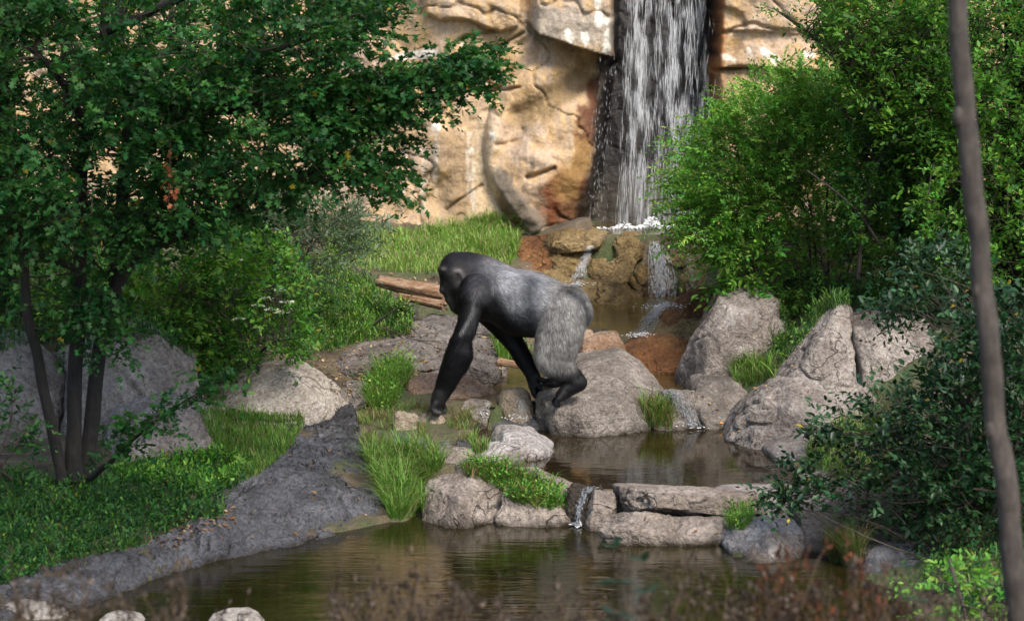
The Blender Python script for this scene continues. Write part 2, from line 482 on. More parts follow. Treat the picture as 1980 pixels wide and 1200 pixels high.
# ------------------------------------------------------------------ cliff
CLIFF_D = 27.2
def cliff_shape(u, v, X, Z):
    """how far the face stands forward (m) and its colour, from the face's own layout (u, v: photo pixels at the face)"""
    q = np.stack([X * .9, Z * .9, np.zeros_like(X) + 3.1], -1)
    h = .15 * fbm(q * .55, 3)
    # broken facets: the nearest of tilted cells stands proud
    rs = np.random.RandomState(11)
    wx = X + .25 * fbm(q * 1.2 + 9, 3); wz = Z + .25 * fbm(q * 1.2 + 31, 3)
    for cells, amp, tilt in ((60, .04, .085), (200, .016, .1)):
        sx = rs.uniform(-8, 8, cells); sz = rs.uniform(.5, 9, cells)
        tx = rs.uniform(-tilt, tilt, cells); tz = rs.uniform(-tilt, tilt, cells); o = rs.uniform(-amp, amp, cells)
        sw = np.zeros(X.shape); hh = np.zeros(X.shape)
        kk = 14. * cells / 60
        for i in range(cells):                       # soft Voronoi: the facets meet in narrow bevels
            d = (wx - sx[i]) ** 2 + (wz - sz[i]) ** 2
            e = np.exp(-kk * d)
            sw += e
            hh += e * (o[i] + tx[i] * (wx - sx[i]) + tz[i] * (wz - sz[i]))
        h = h + hh / (sw + 1e-12)
    h = h + .036 * fbm(q * 4.5, 5, .55)
    n_hi = fbm(q * 5.5 + 5, 2)
    rd = np.abs(fbm(np.stack([X * .5, Z * .62, X * 0 + 21], -1), 4, .55))
    tq = fbm(q * 2.1 + 77, 3)
    h = h + .06 * (np.floor(tq * 7) / 7 - tq) + .02 * (np.floor(n_hi * 5) / 5 - n_hi)
    h = h - .055 * np.exp(-(rd / .02) ** 2)           # long crooked joints

    # the great rounded bulge left of the fall
    e = ((u - 1055) / 120) ** 2 + ((v - 285) / 165) ** 2
    h = h + .55 * np.sqrt(np.clip(1 - e, 0, 1))
    # hollow running down left under the overhang
    d = polydist(u, v, [(1175, 135), (1110, 165), (1010, 225), (960, 300)], False)
    h = h - .28 * np.exp(-(d / 32) ** 2) * smooth(940, 1000, u)
    # overhanging ledge
    line = np.interp(u, [1020, 1040, 1080, 1130, 1186, 1192], [40, 66, 78, 96, 112, 112])
    on = smooth(1015, 1045, u) * (1 - smooth(1186, 1194, u))
    h = h + .62 * on * (v < line) * smooth(-160, 20, v + 90 - .2 * (1190 - u)) * (.6 + .4 * smooth(1030, 1150, u))
    h = h - .12 * on * (v >= line) * np.exp(-((v - line) / 30) ** 2)
    # blocks along the top
    line = np.interp(u, [815, 850, 870, 905, 930, 965, 1000, 1012], [22, 40, 36, 38, 50, 62, 52, 10])
    on = smooth(812, 828, u) * (1 - smooth(1004, 1012, u))
    h = h + .2 * on * (1 - smooth(line - 3, line + 3, v))
    # buttress leaning down right, and the pale column beside it
    d = polydist(u, v, [(962, 330), (990, 375), (1032, 432), (1040, 470)], False)
    h = h + .11 * (1 - smooth(10, 22, d)) * smooth(335, 365, v)
    d = polydist(u, v, [(938, 235), (932, 330), (935, 470)], False)
    h = h + .02 * (1 - smooth(14, 44, d))
    # blocks right of the fall
    h = h + .25 * smooth(1380, 1402, u) + .14 * (v < 131 + .02 * (u - 1390)) * smooth(1384, 1392, u) - .1 * smooth(55, 62, v - .04 * (u - 1400)) * smooth(1395, 1410, u)
    # cracks
    cr = np.zeros(u.shape)
    wu = u + 5 * fbm(np.stack([u / 40, v / 40, u * 0], -1), 3); wv = v + 5 * fbm(np.stack([u / 40, v / 40, u * 0 + 7], -1), 3)
    for seg, wd, dp in (([(905, 172), (940, 178), (968, 170), (975, 175)], 3, .1), ([(860, 215), (880, 195), (895, 205)], 3, .08), ([(960, 175), (1000, 172)], 3, .12), ([(1020, 340), (1045, 330), (1070, 322)], 4, .12),
                         ([(860, 410), (890, 385), (930, 360)], 3, .08), ([(1400, 62), (1450, 45), (1500, 58), (1600, 60)], 3, .08), ([(1384, 135), (1450, 130)], 3, .1), ([(880, 85), (900, 70), (960, 60)], 3, .1), ([(930, 100), (970, 90), (1010, 62)], 3, .12),
                         ([(960, 280), (1000, 270), (1010, 250)], 3, .06), ([(870, 180), (870, 250)], 2, .05), ([(700, 260), (760, 240), (820, 250)], 3, .06), ([(650, 330), (700, 320), (720, 380)], 3, .06), ([(790, 300), (800, 380)], 2.5, .05)):
        cr = np.maximum(cr, dp * np.exp(-(polydist(wu, wv, seg, False) / wd) ** 2))
    h = h - cr
    # the wet chute behind the fall
    le = np.interp(v, [-50, 0, 110, 200, 330, 440, 480], [1184, 1184, 1180, 1164, 1148, 1126, 1112]) + 6 * fbm(np.stack([v / 30, v * 0, v * 0], -1), 3)
    ri = np.interp(v, [-50, 0, 90, 120, 250, 480], [1397, 1396, 1392, 1382, 1388, 1400]) + 5 * fbm(np.stack([v / 25, v * 0 + 5, v * 0], -1), 3)
    rec = smooth(-6, 26, u - le) * (1 - smooth(-20, 5, u - ri))
    h = h * (1 - .55 * rec) - .75 * rec + .06 * rec * fbm(np.stack([X * 3, Z * 1.2, X * 0], -1), 4)
    # ---- colour
    n1 = fbm(np.stack([X * 1.1, Z * 1.1, X * 0 + 4], -1), 4); n2 = fbm(np.stack([X * 5, Z * 5, X * 0 + 8], -1), 4); n3 = fbm(np.stack([X * 7, Z * 1.1, X * 0 + 2], -1), 4)
    tan = np.array([.47, .315, .17]); pink = np.array([.50, .365, .255]); ochre = np.array([.42, .26, .09]); grey = np.array([.34, .27, .20])
    C = tan + (pink - tan) * smooth(-.25, .35, n1)[..., None]
    C = C + (ochre - C) * (smooth(.1, .5, n2 + .3 * n1) * .5)[..., None]
    C = C + (grey - C) * (smooth(.12, .5, n3 - .25 * n1) * .55)[..., None]
    C = C * (1 + .16 * n2[..., None])
    C = C * (1 - .35 * np.exp(-(rd / .012) ** 2))[..., None]          # dirt in the joints
    def paint(C, d, r, col, amt, rag=12):
        k = amt * (1 - smooth(r * .45, r, d + rag * n2 + rag * .7 * n3))
        return C + (np.array(col) - C) * np.clip(k, 0, 1)[..., None]
    C = paint(C, polydist(u, v, [(1158, 172), (1140, 250), (1122, 330), (1098, 395), (1085, 440)], False), 34, (.17, .07, .026), .9, 16)
    C = paint(C, polydist(u, v, [(1168, 130), (1110, 160), (1040, 205), (1005, 230)], False), 34, (.22, .15, .07), .8)  # shadow band falling lower left of the ledge, painted on the rock
    C = paint(C, polydist(u, v, [(870, 290), (890, 330), (880, 400)], False), 44, (.27, .19, .11), .75)
    C = paint(C, polydist(u, v, [(905, 70), (960, 78), (1000, 70)], False), 30, (.34, .25, .14), .6)
    C = paint(C, polydist(u, v, [(1075, 400), (1080, 425), (1075, 370), (1095, 350)], False), 46, (.15, .05, .018), 1.)
    C = paint(C, polydist(u, v, [(1120, 330), (1110, 380), (1100, 440)], False), 34, (.13, .06, .025), .85)
    C = paint(C, polydist(u, v, [(1160, 180), (1148, 215), (1152, 260), (1140, 310), (1128, 350)], False), 36, (.11, .042, .018), .95)
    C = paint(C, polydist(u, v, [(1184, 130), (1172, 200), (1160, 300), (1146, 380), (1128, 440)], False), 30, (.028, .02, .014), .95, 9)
    C = paint(C, polydist(u, v, [(1130, 290), (1110, 320), (1090, 360)], False), 34, (.33, .2, .07), .6)
    C = paint(C, polydist(u, v, [(975, 380), (990, 400), (1010, 430)], False), 22, (.12, .06, .03), .9)
    C = paint(C, polydist(u, v, [(966, 340), (1005, 390), (1040, 430)], False), 24, (.17, .135, .10), 1., 6)
    C = paint(C, polydist(u, v, [(938, 235), (934, 330), (938, 430)], False), 32, (.5, .40, .27), .5)
    C = paint(C, polydist(u, v, [(1040, 40), (1120, 50), (1180, 60)], False), 46, (.34, .29, .23), .85)
    C = paint(C, polydist(u, v, [(1392, 0), (1391, 60), (1388, 120), (1390, 190), (1392, 260)], False), 17, (.30, .11, .03), .95, 6)
    C = paint(C, polydist(u, v, [(1420, 135), (1400, 200), (1420, 250)], False), 30, (.24, .16, .09), .7)
    for a in ([(735, 118), (780, 108), (838, 104)], [(918, 226), (924, 250)], [(846, 245), (820, 250)], [(912, 250), (910, 290)], [(948, 250), (952, 262)], [(1098, 60), (1104, 80)], [(1150, 5), (1160, 60)], [(1170, 40), (1172, 98)], [(1128, 70), (1130, 86)],
              [(1410, 112), (1424, 122)], [(1452, 100), (1462, 116)], [(1478, 100), (1498, 118)], [(1555, 104), (1575, 108)], [(905, 160), (925, 165)], [(890, 88), (892, 100)]):
        C = paint(C, polydist(u, v, a, False) + 4 * np.abs(n3), 7, (.8, .75, .66), .75, 9)
    for s in (735, 780, 818, 842, 905, 915):
        C = paint(C, np.hypot((u - s) / 1.0, np.maximum(0, np.abs(v - 300 - (s % 7) * 8) - 60)), 5, (.66, .58, .48), .5, 4)
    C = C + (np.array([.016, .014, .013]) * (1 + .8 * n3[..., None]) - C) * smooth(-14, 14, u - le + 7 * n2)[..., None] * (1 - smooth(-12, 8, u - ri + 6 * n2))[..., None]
    # damp grey tone low in the chute
    low = smooth(300, 400, v) * rec * .5
    C = C + (np.array([.09, .075, .055]) - C) * low[..., None]
    wet = np.clip(smooth(-30, 14, u - le + 12 * n2) * (1 - smooth(-10, 22, u - ri)), 0, 1)
    return h, np.clip(C, .008, .9), wet

cx = axis(-7.3, 7.3, .02, -60, 60, 1.5); cz = np.concatenate([np.arange(.7, 4.25, .019), np.arange(4.3, 10.1, .12)])
X, Z = np.meshgrid(cx, cz, indexing='ij')
u, v = proj(np.stack([X, np.full_like(X, CLIFF_D), Z], -1))
h, Cc, wet = cliff_shape(u, v, X, Z)
yb = CLIFF_D + .8 * (1 - smooth(560, 900, u)) + .5 * smooth(1500, 2000, u)
Vc = np.stack([X, yb - h + .10 * (Z - 1.2) - .2 * smooth(1.5, 1.0, Z) * (np.abs(u - 1265) > 150), Z], -1)
# two more rows carry the top back to the plateau
top = []
for dy, dz in ((.5, .25), (3, .5), (60, .6)):
    t = Vc[:, -1:, :].copy(); t[..., 1] += dy; t[..., 2] += dz
    top.append(t)
nzv = Vc.shape[1]
Vc = np.concatenate([Vc] + top, 1)
Cc = np.concatenate([Cc] + [Cc[:, -1:, :]] * 3, 1); wet = np.concatenate([wet] + [wet[:, -1:]] * 3, 1)
m, nt, b = nmat('sandstone_cliff')
at = N(nt, 'Attribute', attribute_name='Col')
w = worldpos(nt)
c = mixc(nt, 1., at.outputs['Color'], ramp(nt, noise(nt, 22, 5, .7, w), [(.3, (.72,) * 3), (.68, (1.18,) * 3)]), 'MULTIPLY')
nt.links.new(c, b.inputs['Base Color'])
hsv = N(nt, 'RGBToBW'); nt.links.new(at.outputs['Color'], hsv.inputs[0])
mr = N(nt, 'MapRange', inp={'From Min': .02, 'From Max': .14, 'To Min': .32, 'To Max': .9}); nt.links.new(hsv.outputs[0], mr.inputs[0])
nt.links.new(mr.outputs[0], b.inputs['Roughness'])
bump(nt, b, noise(nt, 14, 6, .68, w), .8, .04)
b.inputs['Specular IOR Level'].default_value = .35
mk('cliff', Vc.reshape(-1, 3), grid_faces(len(cx), Vc.shape[1]), m, C=Cc.reshape(-1, 3), smooth_shade=True, base=(0, CLIFF_D, .7), solid=True, kind='structure', label='tall tan sandstone cliff face streaked with rust and white stains')
# ================================================================== ROCKS
def ico(n):
    bm = bmesh.new()
    bmesh.ops.create_icosphere(bm, subdivisions=n, radius=1)
    V = np.array([v.co[:] for v in bm.verts]); F = np.array([[v.index for v in f.verts] for f in bm.faces])
    bm.free()
    return V, F
ICO = {n: ico(n) for n in (1, 2, 3, 4, 5, 6)}

def hull_planes(pts):
    bm = bmesh.new()
    for p in pts:
        bm.verts.new([float(c) for c in p])
    r = bmesh.ops.convex_hull(bm, input=bm.verts)
    bm.normal_update()
    c = np.mean(pts, 0)
    out = []
    for f in bm.faces:
        n = np.array(f.normal[:]); o = np.array(f.verts[0].co[:])
        if np.linalg.norm(n) < .5:
            continue
        if np.dot(n, o - c) < 0:
            n = -n
        out.append((n, np.dot(n, o - c)))
    bm.free()
    keep = []
    for n, d in out:                                 # near-parallel faces count once
        for k in keep:
            if np.dot(k[0], n) > .985:
                k[1] = max(k[1], d); break
        else:
            keep.append([n, d])
    return c, np.array([o[0] for o in keep]), np.array([o[1] for o in keep])

def rock_mesh(pts, lvl=5, rnd=60, rough=.026, crack=.02, seed=0, strata=0, fine=1.0, cuts=9, grow=1.06):
    """rounded solid inside the hull of pts, chipped and cracked"""
    pts = np.asarray(pts, float)
    pts = pts.mean(0) + (pts - pts.mean(0)) * grow
    ext = pts.max(0) - pts.min(0)
    c, n, d = hull_planes(pts)
    if rnd > 10 and cuts:                            # a few broken-off faces
        rr = np.random.RandomState(seed + 100)
        cn = rr.normal(size=(cuts, 3)); cn[:, 1] = -np.abs(cn[:, 1]) * .7; cn[:, 2] = cn[:, 2] * .6 + .25
        cn /= np.linalg.norm(cn, axis=1)[:, None]
        n = np.concatenate([n, cn]); d = np.concatenate([d, ((pts - c) @ cn.T).max(0) * rr.uniform(.72, .92, cuts)])
    d = np.maximum(d, .015)
    D, F = ICO[lvl]
    D = D * (ext / ext.max()); D = D / np.linalg.norm(D, axis=1)[:, None]
    k = (D @ n.T) / d[None, :]                       # 1 / distance to each plane
    k = np.maximum(k, 1e-6)
    inv = (k ** rnd).sum(1) ** (1 / rnd)             # soft maximum: rounded edges
    V = D / inv[:, None]
    s = float(np.cbrt(np.prod(ext)))
    q = V + c + seed * 3.17
    amp = rough * s
    nrm = D
    f = fbm(q * (1.6 / s), 5, .55)
    V = V + nrm * (amp * 1.5 * f)[:, None]
    # chipped planes
    t = fbm(q * (2.3 / s) + 50, 2)
    V = V + nrm * (amp * .7 * (np.floor(t * 5) / 5 - t))[:, None]
    if crack:
        g = np.abs(fbm(q * (1.25 / s) + 20, 3))
        V = V - nrm * (crack * s * np.exp(-(g / .035) ** 2))[:, None]
    if strata:
        z = q[:, 2] + .1 * s * fbm(q * (1.2 / s) + 3, 2)
        w = np.abs(((z / strata) % 1) - .5)
        V = V - nrm * (.04 * s * np.exp(-(w / .07) ** 2))[:, None]
    V = V + nrm * (fine * .014 * fbm(q * 7, 4, .62))[:, None]
    return V + c, F

GREY = rock_mat('grey_granite', (.43, .38, .335), (.295, .252, .22), (.13, .108, .094), lichen=(.36, .34, .31))
GREY_D = rock_mat('dark_grey_rock', (.185, .185, .198), (.118, .118, .126), (.058, .057, .06), wetline=-.26)
PALE = rock_mat('pale_boulder', (.62, .56, .49), (.5, .44, .375), (.31, .265, .22))
MIDR = rock_mat('pool_side_rock', (.37, .325, .285), (.25, .215, .185), (.11, .094, .082), wetline=-.05)
LOWR = rock_mat('ledge_rock', (.47, .40, .345), (.32, .265, .222), (.14, .112, .094), wetline=-.245)
WHITER = rock_mat('whitish_rock', (.62, .58, .55), (.40, .36, .335), (.2, .165, .14), wetline=-.06)
PINK = rock_mat('pink_brown_rock', (.46, .34, .25), (.36, .235, .155), (.2, .11, .06))
RUST = rock_mat('rust_brown_rock', (.30, .15, .062), (.205, .092, .036), (.1, .042, .018), rough=.5)
WETO = rock_mat('wet_ochre_rock', (.36, .26, .13), (.24, .165, .07), (.05, .032, .016), rough=.3)
WHITEL = rock_mat('whitish_ledge_rock', (.62, .58, .55), (.40, .36, .335), (.2, .165, .14), wetline=-.245)
WETD = rock_mat('wet_dark_rock', (.10, .08, .055), (.06, .047, .034), (.025, .02, .016), rough=.28)
STONE = rock_mat('round_stone', (.46, .39, .30), (.36, .295, .215), (.22, .17, .12))
SLATE = rock_mat('flat_grey_slab', (.30, .27, .245), (.2, .175, .16), (.085, .073, .066))

GBVH = BVHTree.FromPolygons(gv.tolist(), gf.tolist())

def boulder(label, mat, front, D0, back=.7, low=.25, lvl=5, cat='boulder', name=None, group=None, shrink=.78, **kw):
    """front: photo points (px, py, depth offset m) of the visible faces; the far side and the buried foot are added behind and below"""
    if cat == 'stone' and lvl == 4:                               # small stones rest on the soil under them
        a = max(front, key=lambda q: q[1])
        q = GBVH.ray_cast(Vector((0, 0, CAMZ)), Vector(ray(a[0], a[1] - 3).tolist()))[0]
        D0 = q[1] - .02 - min(f[2] for f in front)
    fr = np.array([P(a, b, D0 + d) for a, b, d in front])
    cen = fr.mean(0)
    bk = cen + (fr - cen) * np.array([shrink, 1, shrink]) ; bk[:, 1] = fr[:, 1].max() + back * (.55 + .45 * (np.arange(len(fr)) % 2))
    lo = fr[np.argsort(fr[:, 2])[:max(3, len(fr) // 3)]].copy(); lo[:, 2] -= low
    lb = lo.copy(); lb[:, 1] += back * .8
    V, F = rock_mesh(np.concatenate([fr, bk, lo, lb]), lvl, **kw)
    return mk(name or ('boulder' if cat == 'boulder' else cat.replace(' ', '_')), V, F, mat, smooth_shade=True, solid=True, label=label, cat=cat, group=group)

R = boulder
# left group
R('dark grey boulder at the left edge behind the leftmost tree stem', GREY, [(-120, 660, .2), (0, 655, .1), (40, 668, .1), (75, 690, .2), (120, 740, .1), (150, 860, -.2), (130, 950, -.4), (40, 950, -.5), (-120, 950, -.4), (-20, 780, -.3)], 18.7, seed=1, rough=.05)
R('tall grey boulder rising behind the tree stems on the left', GREY, [(72, 682, .5), (120, 655, .4), (228, 618, .4), (262, 628, .4), (310, 690, .3), (366, 708, .3), (368, 760, .2), (340, 800, 0), (380, 860, -.1), (240, 905, -.3), (140, 920, -.4), (215, 700, 0), (100, 800, -.2)], 18.7, lvl=6, seed=2, rough=.04, crack=.03)
R('smooth grey boulder slanting down to the lawn, right of the tree stems', GREY, [(190, 830, .3), (250, 775, .3), (330, 765, .3), (385, 800, .3), (432, 872, .3), (415, 892, 0), (330, 915, -.2), (210, 930, -.3), (290, 830, -.1)], 18.0, lvl=5, seed=3)
R('pale angular boulder with a pointed top behind the small lawn', PALE, [(380, 785, .2), (402, 762, .3), (470, 726, .4), (556, 707, .3), (602, 722, .4), (652, 766, .5), (692, 806, .4), (690, 826, .2), (602, 764, -.1), (572, 808, -.35), (600, 830, -.2), (470, 812, -.35), (395, 808, -.2)], 20.3, lvl=6, seed=4, rnd=90, rough=.018, cuts=0)
# the rock under the hind feet and its neighbours
R('big grey rock the gorilla stands on with its hind feet', MIDR, [(1040, 800, .2), (1044, 762, .2), (1085, 742, .45), (1112, 708, .9), (1150, 696, 1.1), (1205, 684, 1.1), (1246, 716, 1.), (1282, 758, .9), (1268, 805, .4), (1256, 842, .1), (1180, 856, -.15), (1110, 858, -.2), (1064, 840, 0), (1075, 790, -.12), (1130, 800, -.2), (1190, 776, -.05)], 20.35, lvl=6, seed=5, rnd=90, rough=.02, cuts=0)
R('standing grey boulder with a pale chipped top right of the stream', GREY, [(1318, 728, .1), (1360, 672, .15), (1384, 630, .2), (1394, 580, .3), (1432, 569, .4), (1490, 570, .5), (1524, 600, .5), (1548, 650, .5), (1520, 700, .2), (1440, 748, -.2), (1340, 742, -.2), (1450, 640, -.15)], 21.4, lvl=6, seed=6, rough=.03)
R('low grey boulder beside the little fall, below the standing boulder', MIDR, [(1328, 752, .2), (1370, 738, .3), (1440, 740, .4), (1452, 790, .2), (1430, 840, -.1), (1360, 838, -.2), (1330, 800, -.1)], 20.6, seed=7)
R('upper knob of the big right boulder, leaning up to the left', GREY, [(1500, 745, .2), (1560, 662, .2), (1606, 597, .3), (1640, 588, .3), (1666, 612, .3), (1662, 680, .1), (1640, 745, -.1), (1560, 760, -.2), (1606, 660, -.05)], 20.2, lvl=6, seed=8, rough=.035, crack=.03)
R('rough grey boulder half hidden by the dark shrub on the right', GREY, [(1640, 660, .3), (1660, 620, .4), (1745, 588, .5), (1820, 620, .5), (1830, 760, .2), (1760, 815, 0), (1650, 790, -.1), (1690, 690, .05)], 20.2, lvl=5, seed=9, rough=.04)
R('long ridged grey boulder sloping to the middle pool on the right', GREY, [(1418, 858, 0), (1448, 800, .1), (1498, 744, .3), (1600, 720, .4), (1700, 770, .4), (1690, 830, .1), (1620, 830, -.1), (1545, 826, -.3), (1528, 850, -.35), (1480, 878, -.3), (1560, 770, -.1)], 19.7, lvl=6, seed=10, rough=.04, crack=.035)
R('dark flat boulder at the water under the ridged boulder', GREY, [(1480, 885, .1), (1530, 846, .3), (1600, 826, .4), (1690, 840, .4), (1680, 900, 0), (1600, 925, -.3), (1500, 905, -.3)], 19.1, seed=11)
R('brown boulder in the shade behind the dark shrub, upper right', PINK, [(1738, 560, .2), (1790, 510, .3), (1850, 470, .3), (1900, 490, .3), (1910, 590, 0), (1800, 620, -.1)], 22.0, seed=12)
# rocks in the stream
R('whitish rock lying in the left end of the middle pool', WHITER, [(935, 880, .1), (950, 838, .2), (1000, 826, .3), (1035, 842, .2), (1078, 872, .1), (1060, 888, -.15), (990, 892, -.2), (985, 850, -.05)], 19.2, back=.35, seed=13, rough=.04)
R('low whitish rock in front of the larger whitish rock', WHITER, [(915, 886, .1), (948, 868, .1), (1000, 864, .15), (1032, 878, .1), (1020, 896, -.1), (940, 900, -.15)], 18.95, back=.25, seed=14, cat='rock')
R('round buff stone with a dark wet foot behind the small fall', STONE, [(958, 782, 0), (966, 756, .05), (995, 742, .1), (1025, 748, .1), (1040, 775, .05), (1036, 806, -.05), (970, 808, -.1), (1000, 765, -.1)], 20.55, back=.3, rnd=5, seed=15, cat='rock', rough=.02, crack=0)
R('rusty brown slab behind the gorilla’s resting hand'.replace('’', "'"), PINK, [(775, 790, .1), (785, 742, .3), (830, 728, .4), (905, 742, .4), (965, 765, .3), (960, 800, .0), (900, 815, -.2), (790, 812, -.1), (850, 765, .1)], 20.9, back=.4, seed=16)
R('pinkish boulder behind the rock under the gorilla', PINK, [(1108, 690, .1), (1125, 658, .2), (1170, 642, .3), (1210, 648, .3), (1216, 690, .1), (1200, 712, -.1), (1115, 712, -.1)], 22.45, back=.4, seed=17)
R('small pink stone beside the gorilla’s thigh'.replace('’', "'"), PINK, [(1104, 660, .1), (1118, 638, .1), (1146, 640, .1), (1150, 658, 0), (1130, 672, -.1)], 22.8, back=.2, lvl=4, seed=18, cat='rock')
R('long rust brown rock across the stream behind the foot rock', RUST, [(1200, 690, .1), (1215, 656, .2), (1270, 652, .3), (1340, 668, .3), (1352, 690, .1), (1340, 708, -.1), (1210, 712, -.15)], 22.5, back=.5, seed=19, rough=.05)
R('rust red boulder right of the foaming cascade', RUST, [(1282, 612, .1), (1305, 590, .15), (1350, 560, .3), (1385, 566, .3), (1388, 612, .1), (1360, 632, -.1), (1300, 632, -.15)], 23.2, back=.4, seed=20, rough=.045)
R('dark wet rock under the rust red boulder', WETO, [(1262, 640, .1), (1290, 618, .2), (1380, 622, .2), (1376, 652, -.05), (1290, 660, -.1)], 22.95, back=.4, seed=21, cat='rock')
# stepped wall of wet rocks below the waterfall
WALL = [('wet brown rock at the left end of the cascade wall', RUST, [(990, 500, .1), (1004, 456, .3), (1050, 448, .3), (1092, 462, .3), (1095, 500, .1), (1060, 530, -.1), (1000, 530, -.1)]),
        ('broad ochre rock left of the left cascade', WETO, [(1060, 500, .1), (1078, 458, .3), (1140, 450, .4), (1150, 478, .3), (1128, 520, .1), (1090, 545, 0)]),
        ('dark ochre rock at the foot of the left cascade', WETO, [(1030, 560, .1), (1050, 520, .2), (1100, 510, .3), (1118, 545, .1), (1110, 572, -.1), (1050, 575, -.1)]),
        ('ochre rock between the two cascades', WETO, [(1130, 500, .1), (1150, 468, .3), (1200, 452, .4), (1210, 500, .2), (1180, 530, 0), (1140, 545, 0)]),
        ('rounded ochre rock on top of the cascade wall', WETO, [(1180, 480, .1), (1190, 452, .3), (1230, 444, .3), (1256, 458, .3), (1252, 484, .1), (1215, 500, 0)]),
        ('cracked pale ochre rock in the middle of the cascade wall', WETO, [(1150, 530, 0), (1190, 500, .1), (1232, 488, .1), (1236, 515, 0), (1205, 545, -.1), (1165, 558, -.1)]),
        ('large ochre rock under the right cascade', WETO, [(1208, 545, .05), (1232, 495, .2), (1275, 474, .3), (1320, 490, .3), (1318, 560, .1), (1280, 590, -.1), (1230, 580, -.1)]),
        ('brown capstone right of the right cascade', WETO, [(1262, 478, .2), (1280, 454, .4), (1340, 450, .5), (1392, 462, .4), (1380, 498, .2), (1310, 505, .1)]),
        ('shadowed wet rock below the brown capstone', WETO, [(1310, 560, .1), (1320, 500, .2), (1392, 495, .3), (1396, 560, .1), (1350, 580, 0)]),
        ('small ochre rock in a dark gap of the cascade wall', WETO, [(1228, 520, 0), (1244, 500, .1), (1262, 505, .1), (1258, 535, 0), (1238, 545, -.05)]),
        ('small brown rock beside the left cascade', RUST, [(1148, 535, 0), (1160, 520, .1), (1178, 525, .1), (1176, 552, 0), (1156, 560, -.05)]),
        ('narrow ochre rock below the rounded top rock', WETO, [(1188, 502, .05), (1206, 488, .15), (1232, 486, .15), (1228, 506, .05), (1200, 514, 0)]),
        ('pale wet stone on the lip of the plunge pool', PINK, [(1100, 462, .2), (1112, 450, .3), (1136, 448, .3), (1146, 462, .2), (1124, 472, .15)]),
        ('wet ochre slab between the cliff foot and the cascade wall', WETO, [(1040, 470, .1), (1055, 450, .3), (1110, 442, .4), (1160, 442, .45), (1192, 450, .35), (1180, 466, .1), (1110, 472, .05)]),
        ('low ochre rock where the right cascade lands', WETO, [(1180, 580, .1), (1200, 550, .2), (1250, 545, .2), (1262, 575, .1), (1250, 600, -.1), (1195, 600, -.1)])]
for i, (l, mt, fr) in enumerate(WALL):
    R(l, mt, fr, 26.15 - .1 * (i % 3), back=.15, low=.1, seed=30 + i, rough=.06, crack=.05, rnd=40, grow=.99, cuts=14)
R('brown log-shaped rock above the upper pool, behind the gorilla', WETO, [(1095, 565, .1), (1110, 548, .15), (1190, 548, .2), (1212, 560, .1), (1205, 585, 0), (1110, 590, -.05)], 25.4, back=.4, seed=45, cat='rock', rough=.05)
# flat grey outcrop on the left bank
R('flat grey outcrop slab beneath the gorilla’s chin'.replace('’', "'"), SLATE, [(690, 700, .1), (760, 668, .5), (830, 612, 1.1), (905, 618, 1.2), (965, 655, 1.0), (975, 712, .3), (900, 728, -.1), (800, 726, -.2), (740, 722, -.2)], 21.9, back=.3, lvl=6, seed=50, rough=.03, crack=.03, strata=.11)
R('grey slab edge left of the outcrop', SLATE, [(618, 716, .1), (660, 692, .3), (760, 668, .5), (800, 672, .4), (790, 712, -.1), (700, 738, -.3), (630, 730, -.2)], 21.8, back=.4, seed=51, rough=.035, crack=.03, strata=.09)
R('small grey slab on the bank beside the broken log', SLATE, [(885, 690, 0), (920, 655, .3), (968, 668, .3), (966, 705, -.1), (905, 716, -.2)], 21.75, back=.3, seed=52, cat='rock')
R('dark boulder in the shade behind the gorilla’s chest'.replace('’', "'"), SLATE, [(880, 620, .1), (900, 585, .2), (960, 580, .2), (985, 625, .1), (950, 645, -.1)], 22.9, back=.3, seed=53)
R('grey stone below the driftwood log', SLATE, [(768, 602, 0), (778, 590, .1), (800, 590, .1), (806, 602, 0), (790, 610, -.05)], 23.1, back=.12, low=.06, lvl=4, seed=54, cat='rock')
# stones on the grassy mound
R('large pale pebble left of the gorilla’s knuckles'.replace('’', "'"), STONE, [(760, 815, 0), (764, 797, .04), (790, 794, .06), (804, 802, .05), (803, 824, 0), (785, 834, -.03)], 19.75, back=.12, low=.08, lvl=4, rnd=5, grow=1.2, seed=60, cat='stone', crack=0)
R('pale pebble under the gorilla’s knuckles'.replace('’', "'"), STONE, [(828, 812, 0), (836, 802, .03), (850, 801, .05), (862, 812, 0), (846, 822, -.05)], 19.95, back=.12, low=.06, lvl=4, rnd=5, grow=1.2, seed=61, cat='stone', crack=0)
R('pale pebble in the grass by the dark bank', STONE, [(768, 880, 0), (780, 864, .04), (800, 866, .05), (822, 888, 0), (800, 894, -.04)], 18.75, back=.14, low=.08, lvl=4, rnd=5, grow=1.2, seed=62, cat='stone', crack=0)
R('ochre stone beside the small fall', WETO, [(898, 812, 0), (908, 798, .05), (925, 798, .05), (932, 814, 0), (915, 822, -.05)], 20.1, back=.12, low=.08, lvl=4, rnd=6, seed=63, cat='stone')
for i, (a, b2, c2, d2, l) in enumerate([(800, 836, 848, 868, 'dark wet stone at the water, left one of three'), (846, 876, 852, 866, 'dark wet stone at the water, middle one of three'), (876, 914, 846, 872, 'dark wet stone at the water, right one of three'), (752, 796, 834, 858, 'dark stone half buried in the mound grass'), (860, 925, 866, 884, 'flat reddish stone just above the water')]):
    R(l, LOWR if i == 4 else GREY_D, [(a, d2, 0), (a + (b2 - a) * .25, c2 + 2, .05), (a + (b2 - a) * .6, c2, .06), (b2, d2 - 2, .02), ((a + b2) / 2, d2 + 4, -.05)], 19.25 - (i == 4) * .1, back=.15, low=.08, lvl=4, rnd=7, seed=64 + i, cat='stone')
